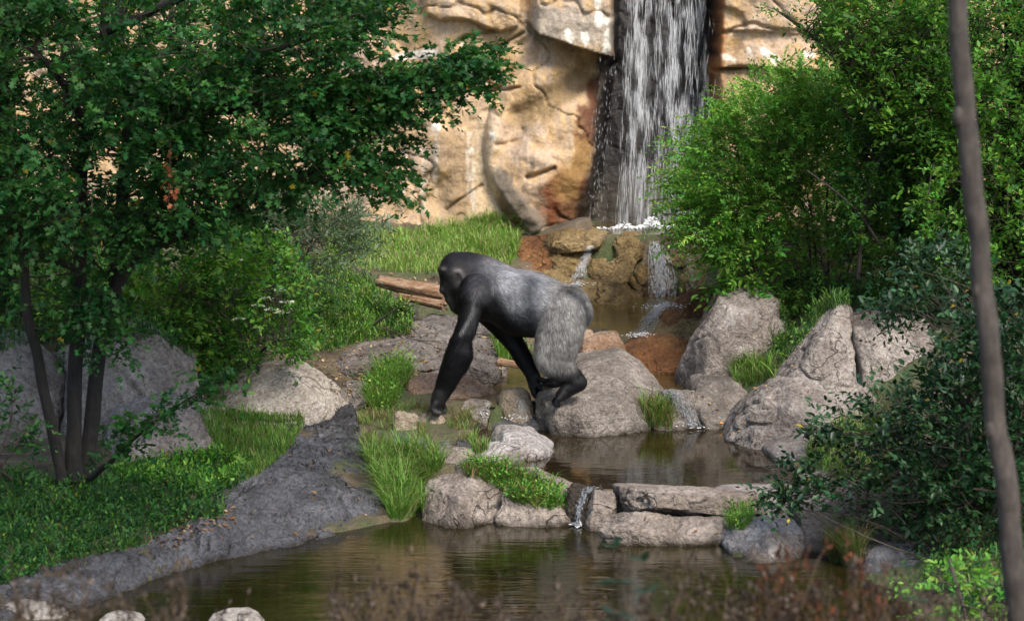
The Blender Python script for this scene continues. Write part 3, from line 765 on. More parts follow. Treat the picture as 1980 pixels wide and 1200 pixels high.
# dam between the middle and the lower pool
R('rounded buff boulder in the dam, between two grass tufts', LOWR, [(815, 985, .1), (822, 940, .2), (860, 916, .3), (930, 918, .4), (985, 950, .3), (985, 1012, 0), (900, 1022, -.2), (825, 1018, -.1), (890, 950, -.1)], 17.55, back=.12, lvl=6, seed=70, rough=.03)
R('flat dam slab running along the back of the grassy ledge', LOWR, [(858, 918, 0), (870, 900, .2), (960, 905, .2), (1060, 918, .1), (1118, 940, 0), (1112, 958, -.1), (1000, 945, -.1), (880, 925, -.1)], 17.9, back=.08, seed=71, rough=.02)
R('soil dark ledge rock under the grass of the dam', LOWR, [(960, 1010, 0), (970, 965, .1), (1040, 950, .2), (1105, 950, .2), (1118, 1005, 0), (1040, 1022, -.1)], 17.45, back=.12, seed=72, rough=.04)
R('dark wet rock shaping the dam spillway', WETD, [(1098, 1008, 0), (1100, 950, .1), (1120, 936, .2), (1172, 948, .2), (1160, 985, 0), (1142, 1018, -.1)], 17.45, back=.1, seed=73, rough=.06)
R('upper layer of the cracked dam ledge', LOWR, [(1140, 972, 0), (1158, 944, .25), (1260, 938, .4), (1400, 944, .4), (1500, 962, .3), (1530, 980, .1), (1450, 992, -.05), (1330, 978, -.16), (1230, 970, -.16), (1170, 968, -.1)], 17.2, back=.06, lvl=6, seed=74, rough=.05, crack=.05, rnd=40, cuts=8, fine=1.6, low=.0, grow=1.0)
R('lower layer of the cracked dam ledge', LOWR, [(1140, 1008, 0), (1165, 992, .0), (1240, 994, .0), (1330, 1002, .0), (1450, 1008, .0), (1440, 1062, -.15), (1330, 1050, -.2), (1200, 1026, -.15)], 16.95, back=.1, lvl=6, seed=75, rough=.05, crack=.04, rnd=40, cuts=8, fine=1.6, shrink=1.0, grow=1.0)
R('pale flat slab at the right end of the dam', WHITEL, [(1372, 965, 0), (1400, 944, .2), (1480, 936, .3), (1552, 940, .3), (1560, 975, .1), (1470, 990, -.1)], 17.35, back=.08, seed=76, rough=.02)
R('pale cracked boulder at the water, lower right', WHITEL, [(1400, 1062, .1), (1425, 1022, .2), (1480, 1002, .3), (1540, 1008, .3), (1566, 1050, .1), (1555, 1092, -.1), (1480, 1098, -.2), (1420, 1092, -.1), (1480, 1040, -.05)], 16.45, back=.25, seed=77, rough=.035)
R('brown wedge of rock in front of the pale cracked boulder', LOWR, [(1420, 1092, .05), (1450, 1066, .15), (1480, 1058, .2), (1560, 1082, .1), (1545, 1104, -.05), (1440, 1104, -.08)], 16.25, back=.3, seed=78, cat='rock')
R('grey boulder behind the grass tuft, lower right', LOWR, [(1545, 1085, .1), (1560, 1030, .2), (1610, 1012, .3), (1660, 1030, .3), (1680, 1080, .1), (1620, 1108, -.1)], 16.5, back=.5, seed=79)
R('grey rock under the hanging leaves, right of the pale slab', LOWR, [(1540, 985, 0), (1560, 935, .2), (1640, 925, .3), (1700, 960, .2), (1690, 1030, -.1), (1580, 1035, -.2)], 17.15, back=.5, seed=80)
R('dark boulder in deep shade at the lower right shore', GREY_D, [(1630, 1110, .1), (1680, 1070, .2), (1760, 1050, .3), (1850, 1060, .3), (1860, 1130, 0), (1760, 1150, -.2), (1660, 1140, -.1)], 15.85, back=.6, seed=81)
# stones at the near shore
R('pale rounded stone in the bottom left corner', PALE, [(-40, 1190, 0), (0, 1168, .1), (70, 1166, .1), (130, 1190, .05), (120, 1230, -.1), (-30, 1230, -.1)], 14.6, back=.3, rnd=6, seed=82, cat='stone', rough=.02)
R('small rounded stone at the bottom edge, second from left', PALE, [(175, 1204, 0), (200, 1190, .1), (235, 1189, .1), (268, 1205, 0), (220, 1225, -.1)], 14.5, back=.2, rnd=6, seed=83, cat='stone', rough=.02)
R('rounded stone at the bottom edge left of centre', PALE, [(385, 1208, 0), (410, 1184, .1), (460, 1178, .1), (505, 1190, .1), (520, 1212, 0), (450, 1228, -.1)], 14.5, back=.25, rnd=6, seed=84, cat='stone', rough=.02)

# long dark bank on the left: a ridge lofted from the lawn edge down into the lower pool
TOPL = [(-120, 1165, -.1), (0, 1140, -.08), (141, 1086, -.06), (265, 1064, -.03), (375, 1014, .02), (431, 964, .06), (495, 921, .1), (558, 868, .10), (583, 822, .11), (612, 800, .1), (640, 798, .08), (672, 806, .05)]
BOTL = [(-80, 1260, Z_LOW), (60, 1215, Z_LOW), (170, 1170, Z_LOW), (318, 1116, Z_LOW), (424, 1084, Z_LOW), (520, 1060, Z_LOW), (600, 1043, Z_LOW), (690, 1027, Z_LOW), (745, 1006, Z_LOW), (742, 960, -.1), (722, 910, -.04), (700, 850, .02)]
T = np.array([G(*p) for p in TOPL]); B = np.array([G(*p) for p in BOTL])
def resample(A, n):
    s = np.concatenate([[0], np.cumsum(np.linalg.norm(np.diff(A, axis=0), axis=1))]); s /= s[-1]
    t = np.linspace(0, 1, n)
    return np.stack([np.interp(t, s, A[:, k]) for k in range(3)], -1), s
def by_index(A, n):
    t = np.linspace(0, len(A) - 1, n)
    return np.stack([np.interp(t, np.arange(len(A)), A[:, k]) for k in range(3)], -1)
nu, nv = 420, 120
Tu, Bu = by_index(T, nu), by_index(B, nu)
for A in (Tu, Bu):
    for _ in range(12):
        A[1:-1] = (A[:-2] + 2 * A[1:-1] + A[2:]) / 4
tv = np.linspace(-.28, 1.35, nv)
V = Tu[:, None] + (Bu - Tu)[:, None] * tv[None, :, None]
bul = np.where(tv < 0, -.9 * tv ** 2 * 1.2, np.where(tv < 1, .16 * np.sin(np.pi * np.clip(tv, 0, 1)) ** .8 * (1 - .2 * tv), -(tv - 1) * .5))
V[..., 2] += bul[None, :] * (.55 + .45 * np.linspace(0, 1, nu)[:, None])
q = V.copy()
n1 = fbm(q * 1.6, 4); n2 = fbm(q * 5, 5, .6)
lay = np.abs(fbm(q * np.array([.9, 1.3, 2.2]) + 40, 4, .55))
am = np.clip(smooth(-.2, .05, tv), 0, 1)[None, :]
t4 = fbm(q * np.array([1.2, 2.0, 2.0]) + 60, 3)
V[..., 2] += am * (.09 * n1 + .015 * n2 + .16 * (np.floor(t4 * 5) / 5 - t4) - .10 * np.exp(-(lay / .035) ** 2))
V[..., 1] -= am * (.025 * n2)
mk('rock_bank', V.reshape(-1, 3), grid_faces(nu, nv), GREY_D, smooth_shade=True, solid=True, label='long dark grey rock bank sloping from the ground cover into the lower pool', cat='rock')

R('low dark wet rock under the round buff stone', GREY_D, [(945, 822, 0), (960, 806, .05), (1000, 802, .1), (1046, 806, .1), (1050, 824, 0), (1000, 832, -.08)], 20.45, back=.12, seed=90, cat='rock', rough=.05)
R('wet rock lip at the right side of the foot rock', MIDR, [(1250, 800, 0), (1258, 762, .1), (1300, 756, .15), (1350, 762, .1), (1352, 822, -.05), (1300, 845, -.1), (1255, 838, -.1)], 20.5, back=.3, seed=91, cat='rock', rough=.05)
R('mossy brown rock between the rusty slab and the small fall', MIDR, [(885, 806, 0), (900, 782, .1), (940, 774, .15), (958, 790, .1), (945, 820, -.05), (900, 826, -.08)], 20.5, back=.25, seed=92, cat='rock', rough=.05)
R('low reddish rock in the water left of the whitish rock', LOWR, [(800, 884, 0), (830, 868, .1), (900, 866, .1), (925, 882, 0), (880, 894, -.08), (820, 894, -.08)], 19.0, back=.2, seed=93, cat='rock', rough=.04, low=.1)

R('brown stone on the mound behind the large pale pebble', LOWR, [(806, 812, 0), (814, 800, .05), (826, 800, .05), (830, 814, 0), (818, 820, -.03)], 20.0, back=.1, low=.06, lvl=4, seed=95, cat='stone')
R('grey stone in the channel above the whitish rock', MIDR, [(1046, 836, 0), (1056, 822, .05), (1080, 822, .05), (1092, 838, 0), (1070, 848, -.05)], 20.0, back=.15, low=.1, lvl=4, seed=96, cat='stone')
R('grey stone on the bank left of the leafy tuft', SLATE, [(655, 760, 0), (668, 742, .08), (700, 740, .1), (712, 760, .02), (690, 774, -.06)], 20.9, back=.2, low=.1, seed=97, cat='stone')

R('small wet rock wedged between the spillway and the dam ledge', LOWR, [(1136, 985, 0), (1144, 955, .1), (1180, 948, .15), (1200, 975, .05), (1180, 1000, -.05), (1145, 1004, -.05)], 17.3, back=.08, seed=98, cat='rock', rough=.05)

# scattered gravel and chips along the shores
rs = np.random.RandomState(5)
gvv, gff, k = [], [], 0
for poly, n in (([(600, 690), (700, 640), (800, 620), (820, 700), (700, 760), (640, 760)], 160), ([(1440, 700), (1560, 600), (1600, 640), (1480, 800)], 70), ([(690, 880), (900, 840), (930, 880), (800, 900)], 50), ([(880, 600), (1000, 660), (980, 720), (900, 720)], 60), ([(1380, 830), (1500, 860), (1420, 870)], 30), ([(700, 560), (860, 560), (860, 640), (760, 640)], 60)):
    xs = [p[0] for p in poly]; ys = [p[1] for p in poly]
    c = 0
    while c < n:
        a, b2 = rs.uniform(min(xs), max(xs)), rs.uniform(min(ys), max(ys))
        if not inpoly(np.array(a), np.array(b2), poly):
            continue
        c += 1
        p, nn = hit(a, b2)
        if p is None or p[1] > 26:
            continue
        s = rs.uniform(.006, .02)
        V0, F0 = ICO[1]
        vv = V0 * s * rs.uniform(.5, 1.2, 3) * (1 + .25 * rs.normal(size=(len(V0), 1)))
        gvv.append(vv + p); gff.append(F0 + k); k += len(V0)
mk('gravel', np.concatenate(gvv), np.concatenate(gff), SLATE, kind='stuff', label='loose gravel and chips of stone along the stream banks')
# ================================================================== GORILLA
# one skin grown round a jointed set of tapered limbs and muscles (units: 1/212 m; u right, v down, w away from the viewer)
G_D, G_S = 20.45, 212.0
CH_ = []
PR = []          # (a, b, ra, rb, depth scale, group, blend)
def limb(grp, pts, ws=1.0, k=10):
    CH_.append((len(PR), len(PR) + len(pts) - 1, k))
    for (a, b) in zip(pts[:-1], pts[1:]):
        PR.append((np.array(a[:3], float), np.array(b[:3], float), a[3], b[3], ws, grp, k))
# torso: chest, belly, pelvis
limb('torso', [(952, 566, 0, 54), (985, 577, 0, 57), (1015, 586, 0, 61), (1050, 592, 0, 58), (1092, 599, 0, 47)], 1.18, 12)
limb('torso', [(945, 540, 0, 38), (985, 552, 0, 30), (1035, 562, 0, 30)], 1.4, 14)                 # shoulder hump and back
limb('torso', [(1000, 610, 0, 38), (1030, 612, 0, 36)], 1.2, 16)                                  # belly
limb('leg', [(1100, 597, -32, 42), (1104, 604, -34, 40)], 1, 10)                                  # near buttock
limb('leg', [(1100, 592, 34, 40), (1106, 604, 36, 40)], 1, 10)
limb('torso', [(975, 556, -40, 32), (1010, 562, -38, 28)], 1, 16)                                 # near back muscle
limb('torso', [(975, 556, 40, 32), (1010, 562, 38, 28)], 1, 16)
# neck and head
limb('head', [(958, 546, 0, 38), (925, 532, 0, 38), (902, 527, 0, 36)], .92, 12)
limb('head', [(880, 512, 0, 25), (905, 514, 0, 27), (930, 520, 0, 27)], .75, 8)                   # sagittal crest
limb('head', [(882, 524, 0, 33), (886, 536, 0, 31)], .86, 8)
limb('face', [(857, 522, -17, 7), (854, 522, 0, 8), (857, 522, 17, 7)], 1, 4)                     # brow ridge
limb('face', [(868, 532, 0, 17), (868, 556, 0, 15)], 1.1, 6)
limb('face', [(860, 545, 0, 9), (857, 560, 0, 7)], 1, 5)                                          # nose bridge
limb('face', [(856, 562, -7, 5), (855, 561, 0, 6), (856, 562, 7, 5)], 1, 3)                       # nostrils
limb('face', [(874, 570, 0, 16), (882, 586, 0, 15)], 1.1, 6)                                      # muzzle
limb('face', [(868, 583, -9, 4), (866, 582, 0, 5), (868, 583, 9, 4)], 1, 3)                       # upper lip
limb('face', [(876, 596, -8, 4.5), (874, 596, 0, 5), (876, 596, 8, 4.5)], 1, 3)                   # lower lip
limb('face', [(884, 598, 0, 10), (890, 602, 0, 9)], 1.1, 5)                                       # chin
limb('head', [(890, 558, -14, 19), (897, 575, -14, 16)], 1, 8)                                    # cheeks
limb('head', [(890, 558, 14, 19), (897, 575, 14, 16)], 1, 8)
limb('head', [(900, 575, 0, 26), (930, 588, 0, 30)], 1, 12)                                       # throat
for s in (-1, 1):
    limb('ear', [(876, 531, s * 27, 3.2), (880, 525, s * 30, 3.6), (888, 525, s * 31, 3.8), (894, 533, s * 31, 3.6), (895, 543, s * 29, 3.4), (889, 549, s * 27, 3.2)], 1, 2)
    limb('face', [(861, 531, s * 11, 4), (864, 532, s * 14, 4)], 1, 3)
# near arm
limb('arm', [(922, 562, -48, 34), (912, 575, -60, 29), (908, 604, -64, 20.5), (899, 640, -66, 17.5)], 1, 9)
limb('arm', [(912, 600, -62, 18), (905, 640, -66, 15)], 1, 6)
limb('arm', [(897, 640, -66, 17), (888, 665, -66, 20), (885, 688, -66, 25), (874, 715, -66, 23), (862, 742, -66, 19), (852, 764, -65, 15)], 1, 7)
limb('arm', [(899, 668, -64, 12), (903, 690, -62, 10), (893, 712, -64, 10)], 1, 7)                # elbow tuft
limb('hand', [(850, 764, -65, 15), (847, 776, -64, 15), (844, 785, -64, 12)], 1.15, 5)
for i, w in enumerate((-78, -69, -60, -51)):
    limb('hand', [(842, 780, w, 6), (836 + .6 * i, 789 + (i in (1, 2)) * 1.5, w, 6.2), (840 + .6 * i, 797, w, 5.2), (850, 799, w, 4.6)], 1, 1.8)
limb('hand', [(855, 780, -50, 5.5), (861, 789, -48, 4.8), (859, 797, -50, 4.2)], 1, 1.8)
# far arm, swung back
limb('arm', [(930, 580, 50, 34), (965, 622, 58, 25), (996, 664, 58, 18), (1012, 692, 54, 17), (1026, 716, 50, 14), (1032, 730, 48, 12)], 1, 9)
limb('hand', [(1031, 728, 48, 12), (1033, 744, 46, 12), (1034, 752, 46, 10)], 1.15, 5)
for i, w in enumerate((32, 41, 50, 59)):
    limb('hand', [(1031, 748, w, 5.5), (1031 + i * .8, 759, w, 5.2), (1036 + i, 767, w, 4.6), (1042, 768 - i, w, 4)], 1, 1.8)
limb('hand', [(1042, 744, 34, 5), (1047, 754, 33, 4.4), (1046, 762, 35, 3.8)], 1, 1.8)
# near hind leg
limb('leg', [(1088, 606, -38, 46), (1084, 640, -48, 45), (1077, 672, -56, 41), (1072, 694, -58, 35)], 1, 10)
limb('leg', [(1060, 655, -58, 22), (1056, 685, -60, 22)], 1, 10)                                  # front of the thigh, knee
limb('leg', [(1074, 694, -58, 33), (1092, 716, -58, 24), (1110, 732, -57, 18)], 1, 8)
limb('foot', [(1110, 731, -57, 18), (1120, 739, -57, 15.5)], 1, 5)                                # heel
limb('foot', [(1116, 742, -57, 16), (1098, 753, -60, 14.5), (1085, 764, -62, 12)], 1.15, 6)
for i, w in enumerate((-80, -72, -64, -56)):
    limb('foot', [(1088, 762, w + 6, 6.5), (1079, 772, w, 5.2), (1074 + i, 780, w, 4.4), (1076 + i, 784, w, 3.8)], 1, 1.8)
limb('foot', [(1093, 760, -46, 7), (1080, 766, -42, 6), (1071, 776, -42, 5)], 1, 1.8)             # big toe
# far hind leg
limb('leg', [(1085, 606, 40, 42), (1072, 650, 48, 34), (1062, 682, 50, 26)], 1, 9)
limb('leg', [(1064, 682, 50, 25), (1080, 712, 48, 18), (1090, 730, 46, 14)], 1, 7)
limb('foot', [(1092, 731, 46, 13), (1072, 739, 44, 11), (1062, 739, 42, 9)], 1.1, 5)
for i, w in enumerate((30, 38, 46, 54)):
    limb('foot', [(1062, 738, w, 5.5), (1050, 735, w, 5), (1042 + 1.5 * i, 732, w, 4.2)], 1, 1.8)
limb('foot', [(1070, 740, 26, 6), (1058, 742, 22, 5), (1050, 743, 22, 4.4)], 1, 1.8)

STEP = 2.3
g0 = np.array([820, 478, -104.]); g1 = np.array([1156, 812, 104.])
ax = [np.arange(a, b, STEP) for a, b in zip(g0, g1)]
SH = tuple(len(a) for a in ax)
Fld = np.full(SH, 60.0, np.float32)
def cone(p, a, b, ra, rb, ws):
    p = p.copy(); a = a.copy(); b = b.copy()
    p[..., 2] /= ws; a[2] /= ws; b[2] /= ws
    ab = b - a
    t = np.clip(((p - a) @ ab) / (ab @ ab + 1e-9), 0, 1)
    return np.linalg.norm(p - a - t[..., None] * ab, axis=-1) - (ra + (rb - ra) * t)
def blocks(a, b, ra, rb, ws, pad):
    r = max(ra, rb) + pad
    lo = np.minimum(a, b) - np.array([r, r, r * ws]); hi = np.maximum(a, b) + np.array([r, r, r * ws])
    return tuple(slice(max(0, int((lo[k] - g0[k]) / STEP)), min(SH[k], int((hi[k] - g0[k]) / STEP) + 2)) for k in range(3))
for c0, c1, k in CH_:                            # a chain is one tapering limb; limbs blend into each other
    bl = [blocks(*PR[i][:5], 26) for i in range(c0, c1)]
    sl = tuple(slice(min(b[q].start for b in bl), max(b[q].stop for b in bl)) for q in range(3))
    p = np.stack(np.meshgrid(*[ax[i][sl[i]] for i in range(3)], indexing='ij'), -1).astype(np.float32)
    d = None
    for a, b, ra, rb, ws, grp, _ in PR[c0:c1]:
        e = cone(p, a.astype(np.float32), b.astype(np.float32), ra, rb, ws)
        d = e if d is None else np.minimum(d, e) - .0
    f = Fld[sl]
    hh = np.clip(.5 + .5 * (f - d) / k, 0, 1)
    Fld[sl] = f + (d - f) * hh - k * hh * (1 - hh)

def surface_nets(f):
    s = f < 0
    nx, ny, nz = f.shape
    cnt = np.zeros((nx - 1, ny - 1, nz - 1), np.float32); acc = np.zeros((nx - 1, ny - 1, nz - 1, 3), np.float32)
    cor = [(i, j, k) for i in (0, 1) for j in (0, 1) for k in (0, 1)]
    def C(c):
        return f[c[0]:nx - 1 + c[0], c[1]:ny - 1 + c[1], c[2]:nz - 1 + c[2]]
    for c in cor:
        for axn in range(3):
            if c[axn]:
                continue
            e = list(c); e[axn] = 1
            fa, fb = C(c), C(tuple(e))
            m = (fa < 0) != (fb < 0)
            t = np.where(m, fa / np.where(m, fa - fb, 1), 0)
            cnt += m
            for q in range(3):
                acc[..., q] += np.where(m, (t if q == axn else c[q]), 0)
    act = cnt > 0
    idx = np.full(act.shape, -1, np.int64); idx[act] = np.arange(act.sum())
    ijk = np.argwhere(act)
    V = ijk + acc[act] / cnt[act][:, None]
    Fq = []
    for axn in range(3):
        a = [slice(1, -1)] * 3; b = [slice(1, -1)] * 3
        a[axn] = slice(0, -1); b[axn] = slice(1, None)
        sa, sb = s[tuple(a)], s[tuple(b)]
        for flip in (False, True):
            m = np.argwhere((sa & ~sb) if not flip else (~sa & sb))
            if not len(m):
                continue
            g = m + 1; g[:, axn] -= 1
            o1, o2 = [(1, 2), (2, 0), (0, 1)][axn]
            def cell(d1, d2):
                c = g.copy(); c[:, o1] += d1; c[:, o2] += d2
                return idx[c[:, 0], c[:, 1], c[:, 2]]
            qd = np.stack([cell(-1, -1), cell(0, -1), cell(0, 0), cell(-1, 0)], -1)
            Fq.append(qd[:, ::-1] if flip else qd)
    return V, np.concatenate(Fq)
Vg, Fg = surface_nets(Fld)
Vg = g0 + Vg * STEP
Fg = Fg[(Fg >= 0).all(1)]
# light smoothing
def laplace(V, F, it, lam):
    e = np.concatenate([F[:, [0, 1]], F[:, [1, 2]], F[:, [2, 3]], F[:, [3, 0]]]); e = np.concatenate([e, e[:, ::-1]])
    deg = np.bincount(e[:, 0], minlength=len(V))[:, None]
    for _ in range(it):
        s = np.zeros_like(V)
        for k in range(3):
            s[:, k] = np.bincount(e[:, 0], V[e[:, 1], k], len(V))
        V = V + lam * (s / np.maximum(deg, 1) - V)
    return V
Vg = laplace(Vg, Fg, 3, .5)
# which group each point belongs to
groups = ['torso', 'head', 'face', 'ear', 'arm', 'hand', 'leg', 'foot']
Dg = np.full((len(Vg), len(groups)), 99.)
for a, b, ra, rb, ws, grp, k in PR:
    Dg[:, groups.index(grp)] = np.minimum(Dg[:, groups.index(grp)], cone(Vg, a, b, ra, rb, ws))
Wg = np.exp(-(Dg - Dg.min(1, keepdims=True)) / 5.0); Wg /= Wg.sum(1, keepdims=True)
def fur_colour(q):
    u, v, w = q[:, 0], q[:, 1], q[:, 2]
    n = fbm(q / 22., 3)[:, None]
    blk = np.array([.007, .007, .0085])
    col = {}
    silver = np.array([.33, .335, .36]); warm = np.array([.2, .194, .186]); blue = np.array([.036, .04, .052])
    # torso: pale saddle, bluish flank, black chest and underside
    t = np.repeat(silver[None], len(q), 0)
    t = t + (warm - t) * smooth(1030, 1080, u)[:, None]
    fl = np.exp(-((u - 1022) / 26) ** 2) * smooth(520, 545, v)
    t = t + (blue - t) * (.9 * fl)[:, None]
    edge = 600 + 30 * smooth(940, 1040, u) - 55 * (1 - smooth(930, 990, u))
    t = t + (blk * 1.6 - t) * smooth(-40, 20, v - edge)[:, None] * (1 - .55 * smooth(1000, 1040, u))[:, None]
    t = t + (np.array([.045, .045, .05]) - t) * (.5 * (1 - smooth(940, 975, u)))[:, None]
    col['torso'] = t
    hcol = np.repeat(np.array([.012, .012, .016])[None], len(q), 0)
    hcol = hcol + (np.array([.13, .105, .085]) - hcol) * (smooth(925, 960, u) * (1 - smooth(505, 520, v)))[:, None]
    hcol = hcol + (blk - hcol) * smooth(530, 560, v)[:, None] * (1 - smooth(900, 930, u))[:, None]
    col['head'] = hcol
    col['face'] = np.repeat(np.array([.016, .015, .016])[None], len(q), 0) + (.03 * np.exp(-(polydist(u, v, [(850, 521), (858, 519), (866, 522)], False) / 4) ** 2) + .035 * np.exp(-(polydist(u, v, [(868, 578), (872, 590), (876, 598)], False) / 5) ** 2) + .03 * np.exp(-(np.hypot(u - 853, v - 556) / 4) ** 2))[:, None]  # shiny highlights on brow, nose and lips put into the skin colour
    col['ear'] = np.repeat(np.array([.16, .145, .14])[None], len(q), 0)
    col['arm'] = np.repeat(blk[None], len(q), 0) + .03 * np.exp(-((u - 915) / 10) ** 2 - ((v - 590) / 40) ** 2)[:, None]
    col['arm'] = col['arm'] + (np.array([.2, .2, .21]) - col['arm']) * (.8 * np.exp(-(polydist(u, v, [(917, 578), (912, 604), (902, 622), (890, 644)], False) / 2.6) ** 2) * (w < -60))[:, None]  # sun glint along the near upper arm, painted into the fur
    up_ = (1 - smooth(556, 602, v)) * smooth(898, 922, u)
    col['arm'] = col['arm'] + (np.array([.05, .05, .057]) - col['arm']) * up_[:, None]
    col['hand'] = np.repeat(np.array([.013, .0125, .0135])[None], len(q), 0) + (.022 * smooth(786, 794, v) * (u < 870))[:, None]
    l = np.repeat(warm[None] * 1.0, len(q), 0)
    l = l + (np.array([.35, .335, .315]) - l) * (smooth(1075, 1040, u) * smooth(630, 680, v))[:, None]
    l = l + (np.array([.075, .07, .07]) - l) * (.7 * np.exp(-((u - 1090) / 22) ** 2 - ((v - 665) / 30) ** 2))[:, None]
    l = l + (blk - l) * smooth(-18, 16, (v - 722) + .35 * (u - 1080))[:, None]
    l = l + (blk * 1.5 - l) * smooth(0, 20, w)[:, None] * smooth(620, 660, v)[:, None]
    l = l + (np.array([.035, .037, .045]) - l) * (.85 * np.exp(-(polydist(u, v, [(1098, 562), (1122, 576), (1134, 596), (1136, 618)], False) / 6) ** 2))[:, None]  # rump crease, its shade put into the fur colour
    col['leg'] = l
    col['foot'] = np.repeat(blk[None], len(q), 0)
    return col, n
colg, nn_ = fur_colour(Vg)
Cg = sum(Wg[:, i:i + 1] * colg[g] for i, g in enumerate(groups)) * (1 + .45 * nn_)
VW = P(Vg[:, 0], Vg[:, 1], G_D + Vg[:, 2] / G_S)
Cg = np.clip(Cg, .004, .6)
gmat, nt, b = nmat('gorilla_skin')
at = N(nt, 'Attribute', attribute_name='Col')
nt.links.new(mixc(nt, 1., at.outputs['Color'], ramp(nt, noise(nt, 120, 3, .7, worldpos(nt, (1, 1, .5), (0, .6, 0))), [(.3, (.7,) * 3), (.7, (1.2,) * 3)]), 'MULTIPLY'), b.inputs['Base Color'])
b.inputs['Roughness'].default_value = .5
b.inputs['Specular IOR Level'].default_value = .28
bump(nt, b, noise(nt, 150, 3, .7, worldpos(nt, (1, 1, .4), (0, .6, 0))), .6, .01)
gbase = P(1060, 780, G_D)
gor = thing('gorilla', gbase, 'silverback gorilla walking on all fours over the stream rocks, head lowered', 'gorilla')
furry = Wg[:, [0, 1, 4, 6]].sum(1, keepdims=True)
body = mk('body', VW, Fg, gmat, parent=gor, C=Cg * (1 - .45 * furry), smooth_shade=True)  # skin darkened under the coat: shade between strands painted in
# short coat: fine blades that lie along the body
rs = np.random.RandomState(3)
tri = np.concatenate([Fg[:, [0, 1, 2]], Fg[:, [0, 2, 3]]])
A = Vg[tri[:, 0]]; B = Vg[tri[:, 1]]; Cq = Vg[tri[:, 2]]
nr = np.cross(B - A, Cq - A); ar = np.linalg.norm(nr, axis=1)
gi = Wg.argmax(1)[tri[:, 0]]
dens = np.array([1, 1, .0, .5, 1, .0, 1.1, .25])[gi]
pr = ar * dens; pr /= pr.sum()
NH = 130000
ti = rs.choice(len(tri), NH, p=pr)
r1, r2 = np.sqrt(rs.rand(NH)), rs.rand(NH)
wts = np.stack([1 - r1, r1 * (1 - r2), r1 * r2], -1)
pos = (wts[:, :, None] * np.stack([A[ti], B[ti], Cq[ti]], 1)).sum(1)
nm = nr[ti] / (ar[ti][:, None] + 1e-9)
cen = np.array([1000, 600, 0.])
g_ = gi[ti]
flow = np.zeros((NH, 3))
for name, fl in (('torso', (.75, .65, 0)), ('head', (.85, .35, 0)), ('face', (.3, 1, 0)), ('ear', (.5, .5, 0)), ('arm', (.05, 1, 0)), ('hand', (0, 1, 0)), ('leg', (.1, 1, 0)), ('foot', (.6, .5, 0))):
    flow[g_ == groups.index(name)] = fl
fore = (g_ == groups.index('arm')) & (pos[:, 1] > 655) & (pos[:, 0] < 930)
flow[fore] = (.55, -.25, 0)
flow += rs.normal(size=(NH, 3)) * .22
flow -= nm * (flow * nm).sum(1)[:, None]
flow /= np.linalg.norm(flow, axis=1)[:, None] + 1e-9
lng = np.array([9, 5.5, 2, 3.2, 9, 3, 11, 5])[g_] * rs.uniform(.6, 1.35, NH)
lift = np.array([.19, .16, .2, .3, .22, .2, .24, .2])[g_]
dr = flow + nm * lift[:, None]; dr /= np.linalg.norm(dr, axis=1)[:, None]
side = np.cross(dr, nm); side /= np.linalg.norm(side, axis=1)[:, None] + 1e-9
wd = rs.uniform(.35, .75, NH)[:, None]
p0 = pos - nm * .5
HV = np.stack([p0 - side * wd, p0 + side * wd, p0 + dr * lng[:, None]], 1).reshape(-1, 3)
HC = (wts[:, :, None] * Cg[tri[ti]]).sum(1) * rs.uniform(.4, 1.7, NH)[:, None] * (1 + .5 * fbm(pos / np.array([5., 9., 5.]), 2))[:, None]
HC = np.repeat(HC, 3, 0)
HVw = P(HV[:, 0], HV[:, 1], G_D + HV[:, 2] / G_S)
fmat, nt, b = nmat('gorilla_fur')
at = N(nt, 'Attribute', attribute_name='Col'); nt.links.new(at.outputs['Color'], b.inputs['Base Color'])
b.inputs['Roughness'].default_value = .5; b.inputs['Specular IOR Level'].default_value = .18
mk('fur', HVw, np.arange(NH * 3).reshape(-1, 3), fmat, parent=gor, C=HC, kind='stuff')
# eyes and nostrils
em, nt, b = nmat('gorilla_eye'); b.inputs['Base Color'].default_value = (.02, .01, .006, 1); b.inputs['Roughness'].default_value = .08
V0, F0 = ICO[2]
for s in (-1, 1):
    c = np.array([859.5, 531.5, s * 12.5])
    vv = c + V0 * 3.4
    mk('eye', P(vv[:, 0], vv[:, 1], G_D + vv[:, 2] / G_S), F0, em, parent=gor, smooth_shade=True)
# ================================================================== PLANTS
def unit(a):
    return a / (np.linalg.norm(a, axis=-1, keepdims=True) + 1e-9)

def _tpl(half, c):
    """a leaf folded along its midrib: half outline from base to tip, fanned from a point c on the midrib"""
    h = np.array(half, float)
    V = [(c, 0, -.03), (0, 0, 0)] + [(x, y, .22 * y) for x, y in h] + [(1, 0, -.05)] + [(x, -y, .22 * y) for x, y in h]
    n = len(h)
    L = [1] + list(range(2, 2 + n)) + [2 + n]; Rr = [1] + list(range(3 + n, 3 + 2 * n)) + [2 + n]
    F = [(0, b, a) for a, b in zip(L[:-1], L[1:])] + [(0, a, b) for a, b in zip(Rr[:-1], Rr[1:])]
    return np.array(V), np.array(F)
T_LOBED = _tpl([(.2, .40), (.38, .16), (.66, .40), (.76, .14)], .42)
T_OVATE = (np.array([(0, 0, 0), (.28, .24, .06), (.66, .2, .05), (1, 0, -.06), (.66, -.2, .05), (.28, -.24, .06)]), np.array([(0, 3, 2), (0, 2, 1), (0, 4, 3), (0, 5, 4)]))
T_SLIM = (np.array([(0, 0, 0), (.4, .11, .03), (1, 0, -.05), (.4, -.11, .03)]), np.array([(0, 2, 1), (0, 3, 2)]))
T_TINY = (np.array([(0, 0, 0), (.5, .3, .1), (1, 0, -.05), (.5, -.3, .1)]), np.array([(0, 2, 1), (0, 3, 2)]))

